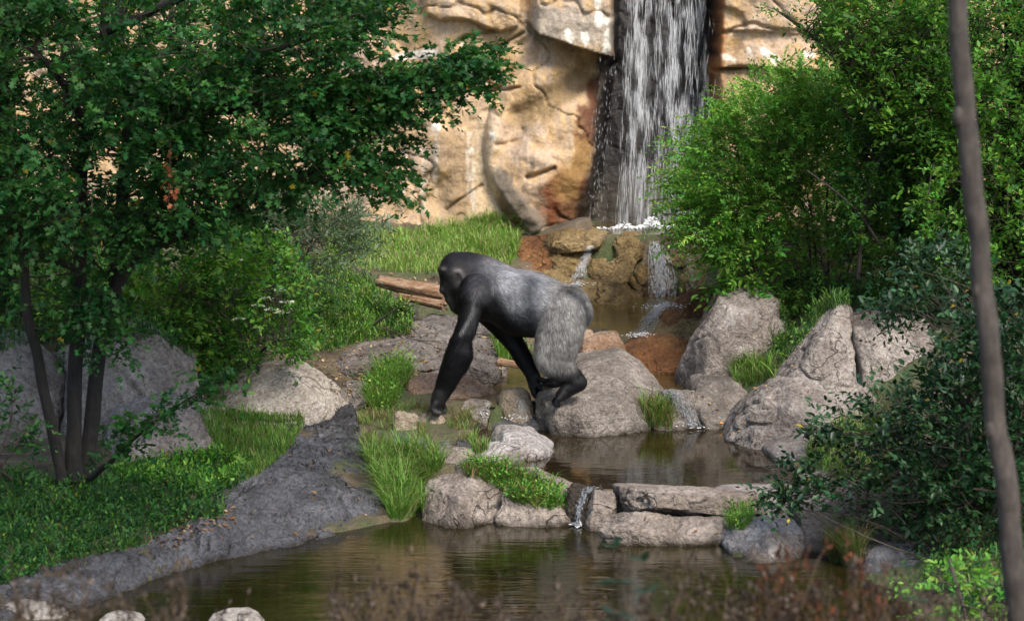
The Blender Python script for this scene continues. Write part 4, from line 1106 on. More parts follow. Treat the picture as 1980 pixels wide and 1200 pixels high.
def leaf_geo(tpl, pos, d, up, size, col):
    """pos (n,3), d leaf direction, up rough normal, size (n,), col (n,3)"""
    TV, TF = tpl
    d = unit(d); s = unit(np.cross(up, d)); nrm = np.cross(d, s)
    V = pos[:, None] + size[:, None, None] * (TV[None, :, 0:1] * d[:, None] + TV[None, :, 1:2] * s[:, None] + TV[None, :, 2:3] * nrm[:, None])
    F = TF[None] + (np.arange(len(pos)) * len(TV))[:, None, None]
    return V.reshape(-1, 3), F.reshape(-1, 3), np.repeat(col, len(TV), 0)

def tubes(paths, radii, sides=4):
    """tapered tubes along (k,3) paths"""
    VV, FF, k = [], [], 0
    for p, r in zip(paths, radii):
        p = np.asarray(p, float); n = len(p)
        t = unit(np.gradient(p, axis=0))
        ref = np.array([.3, .5, .8]) if abs(t[0] @ unit(np.array([.3, .5, .8]))) < .9 else np.array([1., 0, 0])
        a = unit(np.cross(t, ref)); b = np.cross(t, a)
        ang = np.arange(sides) * 2 * math.pi / sides
        ring = p[:, None] + np.asarray(r)[:, None, None] * (np.cos(ang)[None, :, None] * a[:, None] + np.sin(ang)[None, :, None] * b[:, None])
        VV.append(ring.reshape(-1, 3))
        i, j = np.meshgrid(np.arange(n - 1), np.arange(sides), indexing='ij')
        q = np.stack([i * sides + j, i * sides + (j + 1) % sides, (i + 1) * sides + (j + 1) % sides, (i + 1) * sides + j], -1).reshape(-1, 4)
        FF.append(q + k); k += n * sides
    return np.concatenate(VV), np.concatenate(FF)

def curve(pts, n):
    """smooth curve through points (Catmull-Rom)"""
    p = np.asarray(pts, float)
    p = np.concatenate([[2 * p[0] - p[1]], p, [2 * p[-1] - p[-2]]])
    m = len(p) - 3
    out = []
    for t in np.linspace(0, m - 1e-6, n):
        i = int(t); f = t - i
        a, b, c, d = p[i:i + 4]
        out.append(.5 * ((2 * b) + (-a + c) * f + (2 * a - 5 * b + 4 * c - d) * f * f + (-a + 3 * b - 3 * c + d) * f ** 3))
    return np.array(out)

def trunk_geo(pts, rad, n=40, sides=10, seed=0, lump=.08):
    """a limb through px points (px, py, D) with radii (m), slightly knotty"""
    W = np.array([P(a, b, c) for a, b, c in pts])
    c = curve(W, n)
    r = np.interp(np.linspace(0, 1, n), np.linspace(0, 1, len(rad)), rad)
    r = r * (1 + lump * pn(np.stack([np.arange(n) * .37, np.full(n, seed * 7.3), np.zeros(n)], -1)) * 2)
    jit = np.stack([pn(np.stack([np.arange(n) * .21, np.full(n, seed + .5 + k), np.zeros(n)], -1)) for k in range(3)], -1)
    return c + jit * r.max() * .35, r

def sample_region(rs, poly, D0, D1, n, gap=.0, gs=2.2, off=0.0):
    """points in a volume of foliage given by its outline in the view and its depth range; noise leaves gaps"""
    xs = [p[0] for p in poly]; ys = [p[1] for p in poly]
    out = []
    tot = 0
    while tot < n:
        a = rs.uniform(min(xs), max(xs), n * 2); b = rs.uniform(min(ys), max(ys), n * 2)
        k = inpoly(a, b, poly)
        a, b = a[k], b[k]
        D = rs.uniform(D0, D1, len(a))
        p = P(a, b, D)
        if gap > -1:
            p = p[fbm(p * gs + off, 2) > gap]
        out.append(p); tot += len(p)
    return np.concatenate(out)[:n]

def sprays(rs, start, dirs, L, k, leaf, cols, up_jit=.5, angle=1.0, droop=.25, jitter=.35):
    """twigs with k leaves set alternately along each; returns leaf arrays and twig paths"""
    n = len(start)
    dirs = unit(dirs)
    t = np.linspace(.12, 1, k)[None, :, None]
    Lr = (L * rs.uniform(.6, 1.35, n))[:, None, None]
    path = start[:, None] + dirs[:, None] * t * Lr + np.array([0, 0, -1.]) * droop * (t ** 2) * Lr
    tang = unit(dirs[:, None] + np.array([0, 0, -1.]) * droop * 2 * t)
    upv = unit(np.array([0, 0, 1.]) + rs.normal(size=(n, 1, 3)) * up_jit * .6 + rs.normal(size=(n, k, 3)) * up_jit * .5)
    side = unit(np.cross(tang, upv))
    sg = np.where(np.arange(k) % 2 == 0, 1., -1.)[None, :, None]
    last = np.zeros((1, k, 1)); last[0, -1] = 1
    d = tang * (.55 + last) + side * sg * angle * (1 - last) + rs.normal(size=(n, k, 3)) * jitter
    sz = leaf * rs.uniform(.5, 1.3, (n, k))
    ci = rs.randint(0, len(cols), (n, 1)); base = np.asarray(cols)[ci[:, 0]][:, None]
    col = base * rs.uniform(.7, 1.35, (n, k, 1)) * rs.uniform(.8, 1.2, (n, 1, 1))
    col = col * (1 + rs.normal(size=(n, k, 1)) * .16 * np.array([1.6, .3, .6])).clip(.3, 2)
    yl = rs.rand(n, k, 1) < .006
    col = np.where(yl, np.array([.3, .24, .03]), col)
    pos = path + rs.normal(size=(n, k, 3)) * leaf * .15
    tp = [np.concatenate([start[i:i + 1], path[i, ::max(1, k // 3)]]) for i in range(n)]
    return pos.reshape(-1, 3), d.reshape(-1, 3), upv.reshape(-1, 3), sz.ravel(), col.reshape(-1, 3), tp

class Plant:
    def __init__(s, name, base, label, cat, group=None):
        s.root = thing(name, base, label, cat, group)
        s.leaf = {}; s.tw = []; s.twr = []; s.limbs = []
    def limb(s, pts, rad, name='limb', n=40, sides=10, seed=0, mat=None):
        c, r = trunk_geo(pts, rad, n, sides, seed)
        V, F = tubes([c], [r], sides)
        mk(name, V, F, mat or BARK, parent=s.root, smooth_shade=True)
        s.limbs.append(np.concatenate([c, r[:, None]], 1))
    def add(s, tpl, arr, part='crown', mat=None):
        s.leaf.setdefault((part, mat or LEAF), []).append(leaf_geo(tpl, *arr[:5]))
        return s
    def twigs(s, paths, r0=.004, r1=.0015):
        for p in paths:
            s.tw.append(p); s.twr.append(np.linspace(r0, r1, len(p)))
    def connect(s, rs, pts, frac=.3, r0=.012, r1=.003):
        """branchlets from the nearest limb to the foot of a share of the sprays"""
        if not s.limbs:
            return
        L = np.concatenate(s.limbs)
        for p in pts[rs.rand(len(pts)) < frac]:
            d = np.linalg.norm(L[:, :3] - p, axis=1) + .6 * np.maximum(0, L[:, 2] - p[2])
            q = L[d.argmin()]
            m = (q[:3] + p) / 2 + rs.normal(size=3) * d.min() * .12 + np.array([0, 0, .08 * d.min()])
            c = curve([q[:3], m, p], 6)
            s.tw.append(c); s.twr.append(np.linspace(min(r0, q[3] * .6), r1, 6))
    def done(s, twig_mat=None, twig_name='twigs'):
        for (part, mat), gs in s.leaf.items():
            V, F, C, k = [], [], [], 0
            for v, f, c in gs:
                V.append(v); F.append(f + k); C.append(c); k += len(v)
            mk(part, np.concatenate(V), np.concatenate(F), mat, parent=s.root, C=np.concatenate(C), kind='stuff')
        if s.tw:
            V, F = tubes(s.tw, s.twr, 3)
            mk(twig_name, V, F, twig_mat or TWIG, parent=s.root, kind='stuff')
        return s.root

def outward(rs, p, origin, upb=.2, j=.5):
    d = unit(p - np.asarray(origin)) + rs.normal(size=p.shape) * j
    d[:, 2] += upb
    return d

DARKG = [(.025, .09, .024), (.034, .115, .027), (.018, .068, .02), (.046, .135, .03)]
MIDG = [(.06, .16, .022), (.08, .19, .028), (.045, .125, .02), (.105, .22, .032)]
LITEG = [(.11, .29, .036), (.15, .34, .05), (.08, .22, .032), (.21, .37, .065)]
GREYG = [(.09, .14, .085), (.12, .17, .11), (.07, .115, .065)]
GLOSSG = [(.012, .042, .014), (.016, .052, .016), (.009, .032, .012), (.022, .065, .018)]

# ------------------------------------------------------------------ the many-stemmed tree on the left
rs = np.random.RandomState(21)
tb = P(140, 935, 17.2)
T1 = Plant('tree', tb, 'dark green many-stemmed tree with lobed leaves filling the upper left', 'tree')
T1.limb([(128, 960, 17.15), (112, 880, 17.1), (84, 740, 17.0), (58, 620, 16.9), (40, 480, 16.9), (20, 300, 17.0), (-30, 60, 17.1), (-60, -150, 17.2)], [.062, .046, .042, .04, .036, .032, .025, .018], 'trunk', seed=1)
T1.limb([(148, 965, 17.2), (138, 860, 17.2), (146, 690, 17.2), (158, 560, 17.2), (154, 420, 17.2), (170, 250, 17.3), (205, 60, 17.4), (200, -200, 17.5)], [.078, .062, .058, .054, .05, .044, .036, .026], 'trunk', seed=2)
T1.limb([(166, 960, 17.3), (172, 860, 17.3), (188, 700, 17.35), (200, 600, 17.4), (232, 440, 17.4), (245, 260, 17.5), (235, 100, 17.6), (240, -200, 17.6)], [.078, .064, .06, .056, .052, .046, .038, .026], 'trunk', seed=3)
T1.limb([(196, 620, 17.4), (247, 520, 17.3), (305, 472, 17.2), (360, 449, 17.1), (430, 420, 17.0), (520, 365, 16.9), (600, 335, 16.85), (700, 300, 16.8)], [.06, .055, .05, .042, .035, .028, .02, .008], seed=4)
T1.limb([(240, 300, 17.5), (310, 270, 17.3), (345, 210, 17.2), (400, 170, 17.1), (500, 110, 17.0), (640, 60, 16.9), (760, 10, 16.9)], [.05, .045, .04, .034, .028, .02, .008], seed=5)
T1.limb([(345, 215, 17.2), (440, 215, 17.1), (560, 190, 16.9), (700, 165, 16.8), (820, 140, 16.7), (925, 115, 16.6)], [.034, .03, .024, .018, .012, .004], seed=6)
T1.limb([(430, 420, 17.0), (520, 400, 16.9), (600, 355, 16.8), (690, 350, 16.75), (735, 372, 16.7)], [.028, .022, .016, .01, .004], seed=7)
T1.limb([(170, 250, 17.3), (120, 160, 17.0), (60, 90, 16.9), (-20, 20, 16.8)], [.04, .03, .025, .015], seed=8)
T1.limb([(205, 60, 17.4), (300, 20, 17.2), (420, -40, 17.0), (560, -120, 16.9)], [.04, .03, .025, .015], seed=9)
T1.limb([(172, 925, 17.1), (215, 890, 16.8), (262, 845, 16.6), (320, 800, 16.5), (392, 752, 16.4)], [.03, .02, .015, .01, .004], seed=10)
T1.limb([(154, 520, 17.2), (90, 500, 17.0), (30, 470, 16.8), (-20, 470, 16.7)], [.03, .02, .015, .008], seed=11)
for poly, D0, D1, n, gap, og in (
        ([(-260, 0), (740, 0), (690, 70), (620, 120), (620, 320), (560, 390), (380, 440), (240, 440), (120, 470), (-260, 470)], 16.2, 18.4, 2250, .0, (220, 300, 17.5)),
        ([(0, 0), (740, 0), (660, 90), (600, 200), (560, 390), (380, 430), (0, 460)], 16.0, 17.2, 900, .04, (220, 300, 17.5)),
        ([(560, 190), (680, 150), (800, 125), (930, 100), (945, 125), (900, 160), (850, 200), (790, 225), (720, 240), (640, 240)], 16.4, 17.0, 420, -.6, (480, 240, 17)),
        ([(560, 240), (720, 235), (800, 270), (790, 290), (740, 300), (770, 340), (735, 375), (690, 345), (640, 335), (560, 330)], 16.4, 17.1, 230, -.3, (480, 300, 17)),
        ([(620, 0), (790, -20), (770, 30), (710, 90), (660, 110), (620, 90)], 16.5, 17.3, 90, -.2, (520, 80, 17)),
        ([(0, 420), (300, 430), (240, 520), (210, 620), (100, 640), (0, 600)], 16.6, 17.6, 190, .0, (150, 450, 17.3)),
        ([(180, 880), (250, 810), (330, 770), (400, 735), (425, 722), (410, 760), (350, 810), (290, 850), (210, 905)], 16.2, 16.7, 60, -.5, (170, 930, 17.2)),
        ([(190, 640), (250, 600), (260, 660), (215, 700)], 16.9, 17.3, 16, -.5, (190, 620, 17.4)),
        ([(-500, -700), (700, -700), (800, 0), (-500, 0)], 15.5, 19.0, 480, -.1, (200, 0, 17.4))):  # last region: unseen crown above the view, put in for its shade
    p = sample_region(rs, poly, D0, D1, n, gap, 1.7, 3)
    d = outward(rs, p, P(*og), .05, .45)
    arr = sprays(rs, p, d, .28, 12, .059, DARKG, .75, 1.0, .22)
    T1.add(T_LOBED, arr); T1.twigs(arr[5][::2], .0035, .0012)
    T1.connect(rs, p, .22)
# unseen upper crown above the view, added to shade the foliage below
p = np.stack([rs.uniform(-5.6, -2.2, 900), rs.uniform(12.6, 17.6, 900), rs.uniform(4.5, 7.6, 900)], -1)
p = p[fbm(p * 1.1, 2) > -.2]
T1.add(T_LOBED, sprays(rs, p, outward(rs, p, P(200, 0, 17.4), .1, .5), .34, 11, .085, DARKG, .75)); T1.connect(rs, p, .12)
# a hanging bunch of dead leaves
p = np.array([P(330 + rs.normal() * 7, y, 16.0 + rs.normal() * .03) for y in np.linspace(290, 405, 34)])
T1.add(T_LOBED, (p, unit(rs.normal(size=(34, 3)) + [0, 0, -1.2]), rs.normal(size=(34, 3)), rs.uniform(.035, .06, 34), np.array([(.2, .06, .025), (.26, .1, .05), (.15, .05, .025)])[rs.randint(0, 3, 34)]), 'dead_leaves', DRY)
T1.twigs([curve([P(330, 270, 16.0), P(328, 330, 16.0), P(326, 405, 16.0)], 6)], .004, .002)
T1.done()

# second tree behind it
rs = np.random.RandomState(22)
T2 = Plant('tree', P(20, 640, 21.5), 'dark trunked tree standing behind the many-stemmed tree at the left edge', 'tree')
T2.limb([(25, 700, 21.5), (22, 500, 21.5), (18, 300, 21.5), (10, 100, 21.5), (0, -200, 21.5)], [.1, .095, .09, .08, .06], 'trunk', seed=12)
T2.limb([(18, 300, 21.5), (120, 200, 21.2), (230, 120, 21.0), (330, 40, 21)], [.05, .04, .03, .015], seed=13)
for poly, n, gap in (([(-350, 0), (520, 0), (500, 200), (420, 330), (300, 420), (-350, 460)], 1150, -.05), ([(-350, 380), (200, 420), (120, 640), (-350, 680)], 480, -.1), ([(-300, -500), (500, -500), (500, 0), (-300, 0)], 200, -.1)):
    p = sample_region(rs, poly, 20.3, 22.2, n, gap, 1.5, 9)
    arr = sprays(rs, p, outward(rs, p, P(20, 300, 21.5), .1), .34, 10, .085, [tuple(c * 1.5 for c in x) for x in DARKG] + MIDG[:1], .7)
    T2.add(T_OVATE, arr); T2.connect(rs, p, .15)
T2.done()

# ------------------------------------------------------------------ shrubs on the left
def shrub(name, label, seed, base, regs, cols, leaf, L, k, tpl=T_OVATE, stems=6, droop=.2, mat=None, cat='shrub', jit=.5, upb=.25, gs=2.2, up_jit=.7, frac=.25, stem_r=.014, tall=None, group=None):
    rs = np.random.RandomState(seed)
    s = Plant(name, P(*base), label, cat, group)
    b0 = P(*base)
    for poly, D0, D1, n, gap in regs:
        p = sample_region(rs, poly, D0, D1, n, gap, gs, seed)
        if stems and not s.limbs:
            for i in range(stems):
                q = p[rs.randint(len(p))]
                m = (b0 + q) / 2 + rs.normal(size=3) * .12 + np.array([0, 0, .15])
                c = curve([b0 + rs.normal(size=3) * [.08, .08, 0], m, q], 14)
                r = np.linspace(stem_r, stem_r * .3, 14)
                V, F = tubes([c], [r], 5)
                mk('stem', V, F, BARK_GREY if mat is None else TWIG, parent=s.root, smooth_shade=True)
                s.limbs.append(np.concatenate([c, r[:, None]], 1))
        arr = sprays(rs, p, outward(rs, p, b0 + np.array([0, 0, .2]), upb, jit), L, k, leaf, cols, up_jit, 1., droop)
        s.add(tpl, arr, 'foliage', mat); s.twigs(arr[5][::3], .003, .001); s.connect(rs, p, frac, .008, .002)
    return s, rs

s, rs = shrub('shrub', 'leafy light green shrub behind the tall boulder on the left', 31, (300, 690, 20.8), [([(190, 430), (300, 430), (430, 420), (520, 470), (500, 560), (470, 640), (400, 700), (330, 690), (280, 640), (190, 600)], 19.4, 21.2, 1000, -.2), ([(60, 440), (200, 440), (200, 640), (60, 650)], 20, 21.2, 150, -.05)], MIDG[1:] + LITEG, .072, .24, 8)
s.done()
s, rs = shrub('flowering_shrub', 'dark green shrub with flat white flower heads beside the pale boulder', 32, (480, 710, 20.6), [([(400, 520), (480, 470), (550, 480), (590, 540), (605, 600), (590, 660), (560, 715), (480, 720), (400, 700), (340, 690), (380, 600)], 19.8, 21.0, 620, -.15)], DARKG[1:2] + MIDG + LITEG[2:3], .06, .22, 9)
for i, (a, b) in enumerate([(460, 506), (459, 534), (515, 578), (545, 605), (556, 585), (462, 618), (450, 560), (540, 563), (497, 592), (525, 600)]):
    c = P(a, b, 19.75)
    n = 46
    rr = np.sqrt(rs.rand(n)) * rs.uniform(.035, .065); th = rs.rand(n) * 6.283
    p = c + np.stack([rr * np.cos(th), rr * np.sin(th), .02 - rr * .25 + rs.normal(size=n) * .003], -1)
    V, F, C = leaf_geo(T_TINY, p, np.stack([np.cos(th), np.sin(th), np.zeros(n)], -1), np.tile([0, -.4, 1.], (n, 1)), np.full(n, .017), np.tile([(.78, .78, .68)], (n, 1)))
    mk('flower_head', V, F, GRASSM, parent=s.root, C=C)
    s.twigs([curve([c, c + [.01, .05, -.12], c + [0, .15, -.35]], 4)], .003, .004)
# two arching canes
for pts in ([(400, 585, 19.6), (440, 615, 19.6), (470, 650, 19.6), (490, 700, 19.7)], [(495, 435, 19.8), (520, 470, 19.8), (535, 500, 19.8)]):
    s.twigs([curve([P(*q) for q in pts], 10)], .009, .005)
s.done()
s, rs = shrub('willow_shrub', 'grey green narrow-leaved shrub reaching over the grass by the cliff', 33, (560, 600, 22.6), [([(480, 420), (560, 390), (640, 400), (720, 440), (690, 470), (710, 490), (640, 520), (600, 570), (520, 560), (470, 520)], 21.8, 23.2, 600, -.2), ([(500, 370), (590, 360), (610, 410), (520, 430)], 22, 23.2, 70, -.1)], GREYG, .085, .34, 12, T_SLIM, droop=.12, upb=.1)
s.done()
s, rs = shrub('shrub', 'dark bushy shrub at the left edge in front of the grey boulder', 34, (-10, 930, 16.6), [([(-60, 740), (20, 730), (58, 790), (60, 880), (30, 930), (-60, 940)], 16.3, 16.9, 110, -.4)], DARKG, .05, .2, 9)
s.done()

# ------------------------------------------------------------------ shrubs and trees on the right
s, rs = shrub('arching_shrub', 'big bright green shrub with arching sprays right of the waterfall', 41, (1600, 560, 23.6), [
    ([(1330, 300), (1380, 250), (1440, 190), (1520, 150), (1620, 160), (1720, 220), (1760, 330), (1740, 470), (1640, 530), (1540, 570), (1460, 560), (1410, 520), (1350, 470), (1315, 380)], 22.4, 24.6, 1700, -.5),
    ([(1330, 330), (1420, 230), (1520, 160), (1640, 200), (1600, 330), (1500, 480), (1400, 520), (1330, 450)], 22.1, 23.0, 1000, -.3)], LITEG + MIDG[3:], .042, .46, 28, T_OVATE, stems=9, droop=.35, jit=.35, upb=.1, gs=1.8)
# free shoots past its edge
tips = [(1350, 165, 1480, 240), (1300, 305, 1430, 330), (1285, 350, 1420, 370), (1290, 385, 1400, 420), (1300, 430, 1420, 450), (1350, 450, 1440, 480), (1400, 185, 1500, 230), (1310, 270, 1420, 300), (1345, 250, 1450, 280), (1440, 120, 1520, 190)]
st = np.array([P(c, d, 22.5) for a, b, c, d in tips]); en = np.array([P(a, b, 22.2) for a, b, c, d in tips])
for i in range(3):
    arr = sprays(rs, st + rs.normal(size=st.shape) * .05, en - st + [0, 0, .12], 1., 44, .032, LITEG, .6, 1., .15)
    k = np.linalg.norm(en - st, axis=1)
    arr = sprays(rs, st + rs.normal(size=st.shape) * .05, en - st + [0, 0, .12], float(k.mean()), 40, .032, LITEG, .6, 1., .15)
    s.add(T_OVATE, arr, 'foliage'); s.twigs(arr[5], .004, .001)
s.done()
s, rs = shrub('broadleaf_creeper', 'pale green broad-leaved creeper hanging over the cascade rocks', 42, (1470, 560, 22.5), [([(1375, 470), (1410, 420), (1470, 430), (1520, 500), (1500, 560), (1430, 570), (1395, 560), (1385, 520)], 21.9, 22.5, 120, -.2)], LITEG[:2] + MIDG, .085, .26, 8, stems=4)
s.done()
for i, (nm, lab, base, poly, D0, D1, n, gap, cols, leaf, trunk) in enumerate([
        ('tree', 'green tree leaning in from the upper right above the arching shrub', (1830, 560, 22.0), [(1590, -20), (1640, -20), (1860, -20), (1870, 330), (1760, 300), (1690, 240), (1640, 170), (1590, 90)], 20.6, 22.4, 1700, -.3, MIDG, .06, [[(1830, 600, 22), (1810, 400, 21.9), (1770, 260, 21.7), (1690, 160, 21.5), (1600, 90, 21.3), (1500, 20, 21.2)], [(1810, 400, 21.9), (1850, 200, 22), (1860, 0, 22), (1850, -150, 22)], [(1690, 160, 21.5), (1640, 140, 21.1), (1560, 60, 21)]]),
        ('tree', 'bright green leafy tree along the right edge behind the thin trunk', (1940, 640, 21.5), [(1850, -10), (2330, -10), (2330, 560), (1860, 560), (1780, 480), (1800, 300)], 20.2, 22.2, 2900, -.35, MIDG + LITEG[:1], .062, [[(1940, 650, 21.5), (1935, 400, 21.5), (1950, 200, 21.5), (1945, 0, 21.5), (1960, -150, 21.5)], [(1938, 300, 21.5), (1880, 200, 21.3), (1850, 120, 21.2)]]),
        ('shrub', 'tangled green thicket between the arching shrub and the right edge', (1760, 560, 22.0), [(1640, 240), (1720, 250), (1800, 290), (1860, 380), (1860, 520), (1780, 560), (1700, 560), (1640, 500)], 21.2, 22.6, 1200, -.3, MIDG[:3] + DARKG[2:3], .058, [[(1770, 580, 22), (1740, 450, 21.9), (1690, 300, 21.7), (1610, 190, 21.5)], [(1770, 580, 22), (1720, 500, 21.4), (1650, 400, 21.3), (1560, 330, 21.3)], [(1660, 540, 21.5), (1668, 420, 21.4), (1690, 330, 21.3)], [(1790, 560, 22), (1780, 400, 21.6), (1770, 220, 21.5)]])]):
    rs = np.random.RandomState(50 + i)
    s = Plant(nm, P(*base), lab, nm)
    for j, tk in enumerate(trunk):
        s.limb(tk, [.05, .035, .022, .01] if j == 0 else [.022, .015, .007], 'trunk' if j == 0 and nm == 'tree' else ('stem' if nm != 'tree' else 'limb'), seed=60 + i * 5 + j, mat=BARK_GREY if i == 2 else None)
    p = sample_region(rs, poly, D0, D1, n, gap, 1.8, i + 5)
    arr = sprays(rs, p, outward(rs, p, P(*base), .1, .6), .3, 12, leaf, cols, .7, 1., .2)
    if i == 0:
        c = curve([P(1640, 110, 21.3), P(1570, 70, 21.2), P(1520, 30, 21.1), P(1470, 8, 21.1)], 30)[4:]
        s.add(T_OVATE, sprays(rs, c, rs.normal(size=c.shape) * [.7, .6, .4], .18, 7, .05, cols, .7), 'crown'); s.twigs([c], .009, .003)
    s.add(T_OVATE, arr, 'crown' if nm == 'tree' else 'foliage'); s.twigs(arr[5][::2], .003, .001); s.connect(rs, p, .3)
    s.done()
s, rs = shrub('shrub', 'dark green thicket against the cliff behind the right trees', 47, (1750, 480, 25.0), [([(1500, 240), (1580, 150), (1700, 120), (1990, 60), (2400, 60), (2400, 480), (1560, 500), (1500, 420)], 24.2, 25.8, 1500, -.4)], MIDG[:3] + DARKG[1:2], .1, .42, 9, stems=5)
s.done()
# dark glossy shrub in the right foreground
s, rs = shrub('glossy_shrub', 'dark glossy-leaved shrub overhanging the right bank beside the thin trunk', 43, (1900, 1090, 16.2), [
    ([(2180, 560), (1880, 600), (1840, 640), (1800, 700), (1760, 760), (1710, 820), (1710, 880), (1650, 950), (1680, 1010), (1760, 1060), (1900, 1070), (2180, 1060)], 15.9, 17.4, 1800, -.2),
    ([(1900, 640), (2000, 640), (2000, 1080), (1780, 1070), (1740, 950), (1760, 800)], 15.6, 16.6, 500, -.3),
    ([(1700, 760), (1620, 800), (1560, 840), (1585, 870), (1540, 900), (1500, 960), (1480, 985), (1560, 990), (1640, 985), (1690, 900)], 16.0, 16.6, 130, -.1),
    ([(1720, 560), (1760, 510), (1830, 480), (1900, 520), (1860, 600), (1780, 640), (1720, 680), (1700, 640)], 16.8, 17.8, 170, -.15)], GLOSSG, .062, .24, 9, T_OVATE, stems=8, mat=LEAF_GLOSS, stem_r=.02)
for pts in ([(1990, 960, 16.2), (1850, 940, 16.1), (1700, 920, 16.1), (1560, 960, 16.1), (1492, 985, 16.1)], [(1900, 900, 16.4), (1760, 850, 16.3), (1640, 840, 16.3), (1565, 830, 16.2)], [(1880, 680, 17.2), (1780, 610, 17.3), (1700, 580, 17.4)]):
    s.twigs([curve([P(*q) for q in pts], 16)], .012, .004)
    c = curve([P(*q) for q in pts], 40)[12:]
    arr = sprays(rs, c, rs.normal(size=c.shape) * [.6, .6, .4], .16, 7, .06, GLOSSG, .7)
    s.add(T_OVATE, arr, 'foliage', LEAF_GLOSS)
s.done()
# thin tree close to the camera; its unseen crown is shaped to shade the left bank
rs = np.random.RandomState(44)
s = Plant('thin_tree', P(1990, 1390, 9.0), 'thin bare grey trunk out of focus in front of the right edge', 'tree')
s.limb([(1995, 1400, 9), (1972, 1200, 9), (1945, 960, 9), (1915, 700, 9), (1890, 440, 9), (1868, 220, 9), (1852, 0, 9), (1850, -200, 9), (1800, -700, 9), (1760, -1500, 9.2), (1700, -2300, 9.3)], [.053, .049, .046, .044, .043, .042, .039, .039, .037, .032, .02], 'trunk', n=90, seed=70, mat=BARK_GREY)
for (a, b) in ((1868, 225), (1930, 830), (1905, 560)):
    c = P(a, b, 9.0); V0, F0 = ICO[2]
    mk('knot', c + V0 * np.array([.022, .03, .045]) + np.array([-.034, -.01, 0]), F0, BARK_GREY, parent=s.root, smooth_shade=True)
cr = np.random.RandomState(9)
cp_ = cr.normal(size=(620, 3)); cp_ = cp_ / np.linalg.norm(cp_, axis=1)[:, None] * np.cbrt(cr.rand(620))[:, None] * [2.0, 1.7, .95] + [-.3, 11.5, 6.4]
cp_ = cp_[fbm(cp_ * 1.2, 2) > -.15]
for q in ((-1.2, 12.2, 6.6), (.4, 12.4, 6.8), (-.8, 10.6, 6.3)):
    a = s.limbs[0][74][:3]
    c = curve([a, (a + np.array(q)) / 2 + [0, 0, .35], q], 16); r = np.linspace(.026, .007, 16)
    V, F = tubes([c], [r], 6); mk('limb', V, F, BARK_GREY, parent=s.root, smooth_shade=True); s.limbs.append(np.concatenate([c, r[:, None]], 1))
s.add(T_OVATE, sprays(cr, cp_, cr.normal(size=cp_.shape), .36, 10, .1, MIDG, .6), 'crown'); s.connect(cr, cp_, .15)
for i in range(3):
    a = s.limbs[0][rs.randint(66, 90)][:3]
    q = a + np.array([rs.uniform(-3.2, 2.2), rs.uniform(-2.2, 3.4), rs.uniform(.2, 1.8)])
    c = curve([a, (a + q) / 2 + [0, 0, .3], q], 12); r = np.linspace(.022, .006, 12)
    V, F = tubes([c], [r], 5); mk('limb', V, F, BARK_GREY, parent=s.root, smooth_shade=True); s.limbs.append(np.concatenate([c, r[:, None]], 1))
    p = c[rs.randint(3, 12, 60)] + rs.normal(size=(60, 3)) * [.5, .5, .3]
    p = p[p[:, 2] > 5.2]
    if len(p):
        s.add(T_OVATE, sprays(rs, p, rs.normal(size=p.shape), .4, 9, .11, MIDG, .6), 'crown')
s.done()
# ================================================================== FALLING WATER
fm, nt, b = nmat('falling_water')
b.inputs['Base Color'].default_value = (.86, .88, .9, 1); b.inputs['Roughness'].default_value = .25
tr = N(nt, 'BsdfTransparent'); mx = N(nt, 'MixShader', inp={0: .3})
nt.links.new(tr.outputs[0], mx.inputs[1]); nt.links.new(b.outputs[0], mx.inputs[2]); nt.links.new(mx.outputs[0], nt.nodes['Material Output'].inputs[0])
FALLM = fm
fm2, nt, b = nmat('thin_clear_water')
b.inputs['Base Color'].default_value = (.42, .45, .5, 1); b.inputs['Roughness'].default_value = .12
tr = N(nt, 'BsdfTransparent'); mx = N(nt, 'MixShader', inp={0: .38})
nt.links.new(tr.outputs[0], mx.inputs[1]); nt.links.new(b.outputs[0], mx.inputs[2]); nt.links.new(mx.outputs[0], nt.nodes['Material Output'].inputs[0])
CLEARM = fm2
vm, nt, b = nmat('water_veil')
b.inputs['Base Color'].default_value = (.8, .82, .86, 1); b.inputs['Roughness'].default_value = .35
a = noise(nt, 9, 5, .65, worldpos(nt, (1.5, 1, .16)), .5)
a2 = noise(nt, 40, 3, .6, worldpos(nt, (1.3, 1, .12)))
s_ = N(nt, 'Math', operation='MULTIPLY'); nt.links.new(ramp(nt, a, [(.5, (0,) * 3), (.78, (.22,) * 3)]), s_.inputs[0]); nt.links.new(ramp(nt, a2, [(.35, (.15,) * 3), (.62, (1,) * 3)]), s_.inputs[1])
tr = N(nt, 'BsdfTransparent'); mx = N(nt, 'MixShader'); nt.links.new(s_.outputs[0], mx.inputs[0])
nt.links.new(tr.outputs[0], mx.inputs[1]); nt.links.new(b.outputs[0], mx.inputs[2]); nt.links.new(mx.outputs[0], nt.nodes['Material Output'].inputs[0])
VEILM = vm
foam, nt, b = nmat('white_foam'); b.inputs['Base Color'].default_value = (.85, .86, .86, 1); b.inputs['Roughness'].default_value = .6

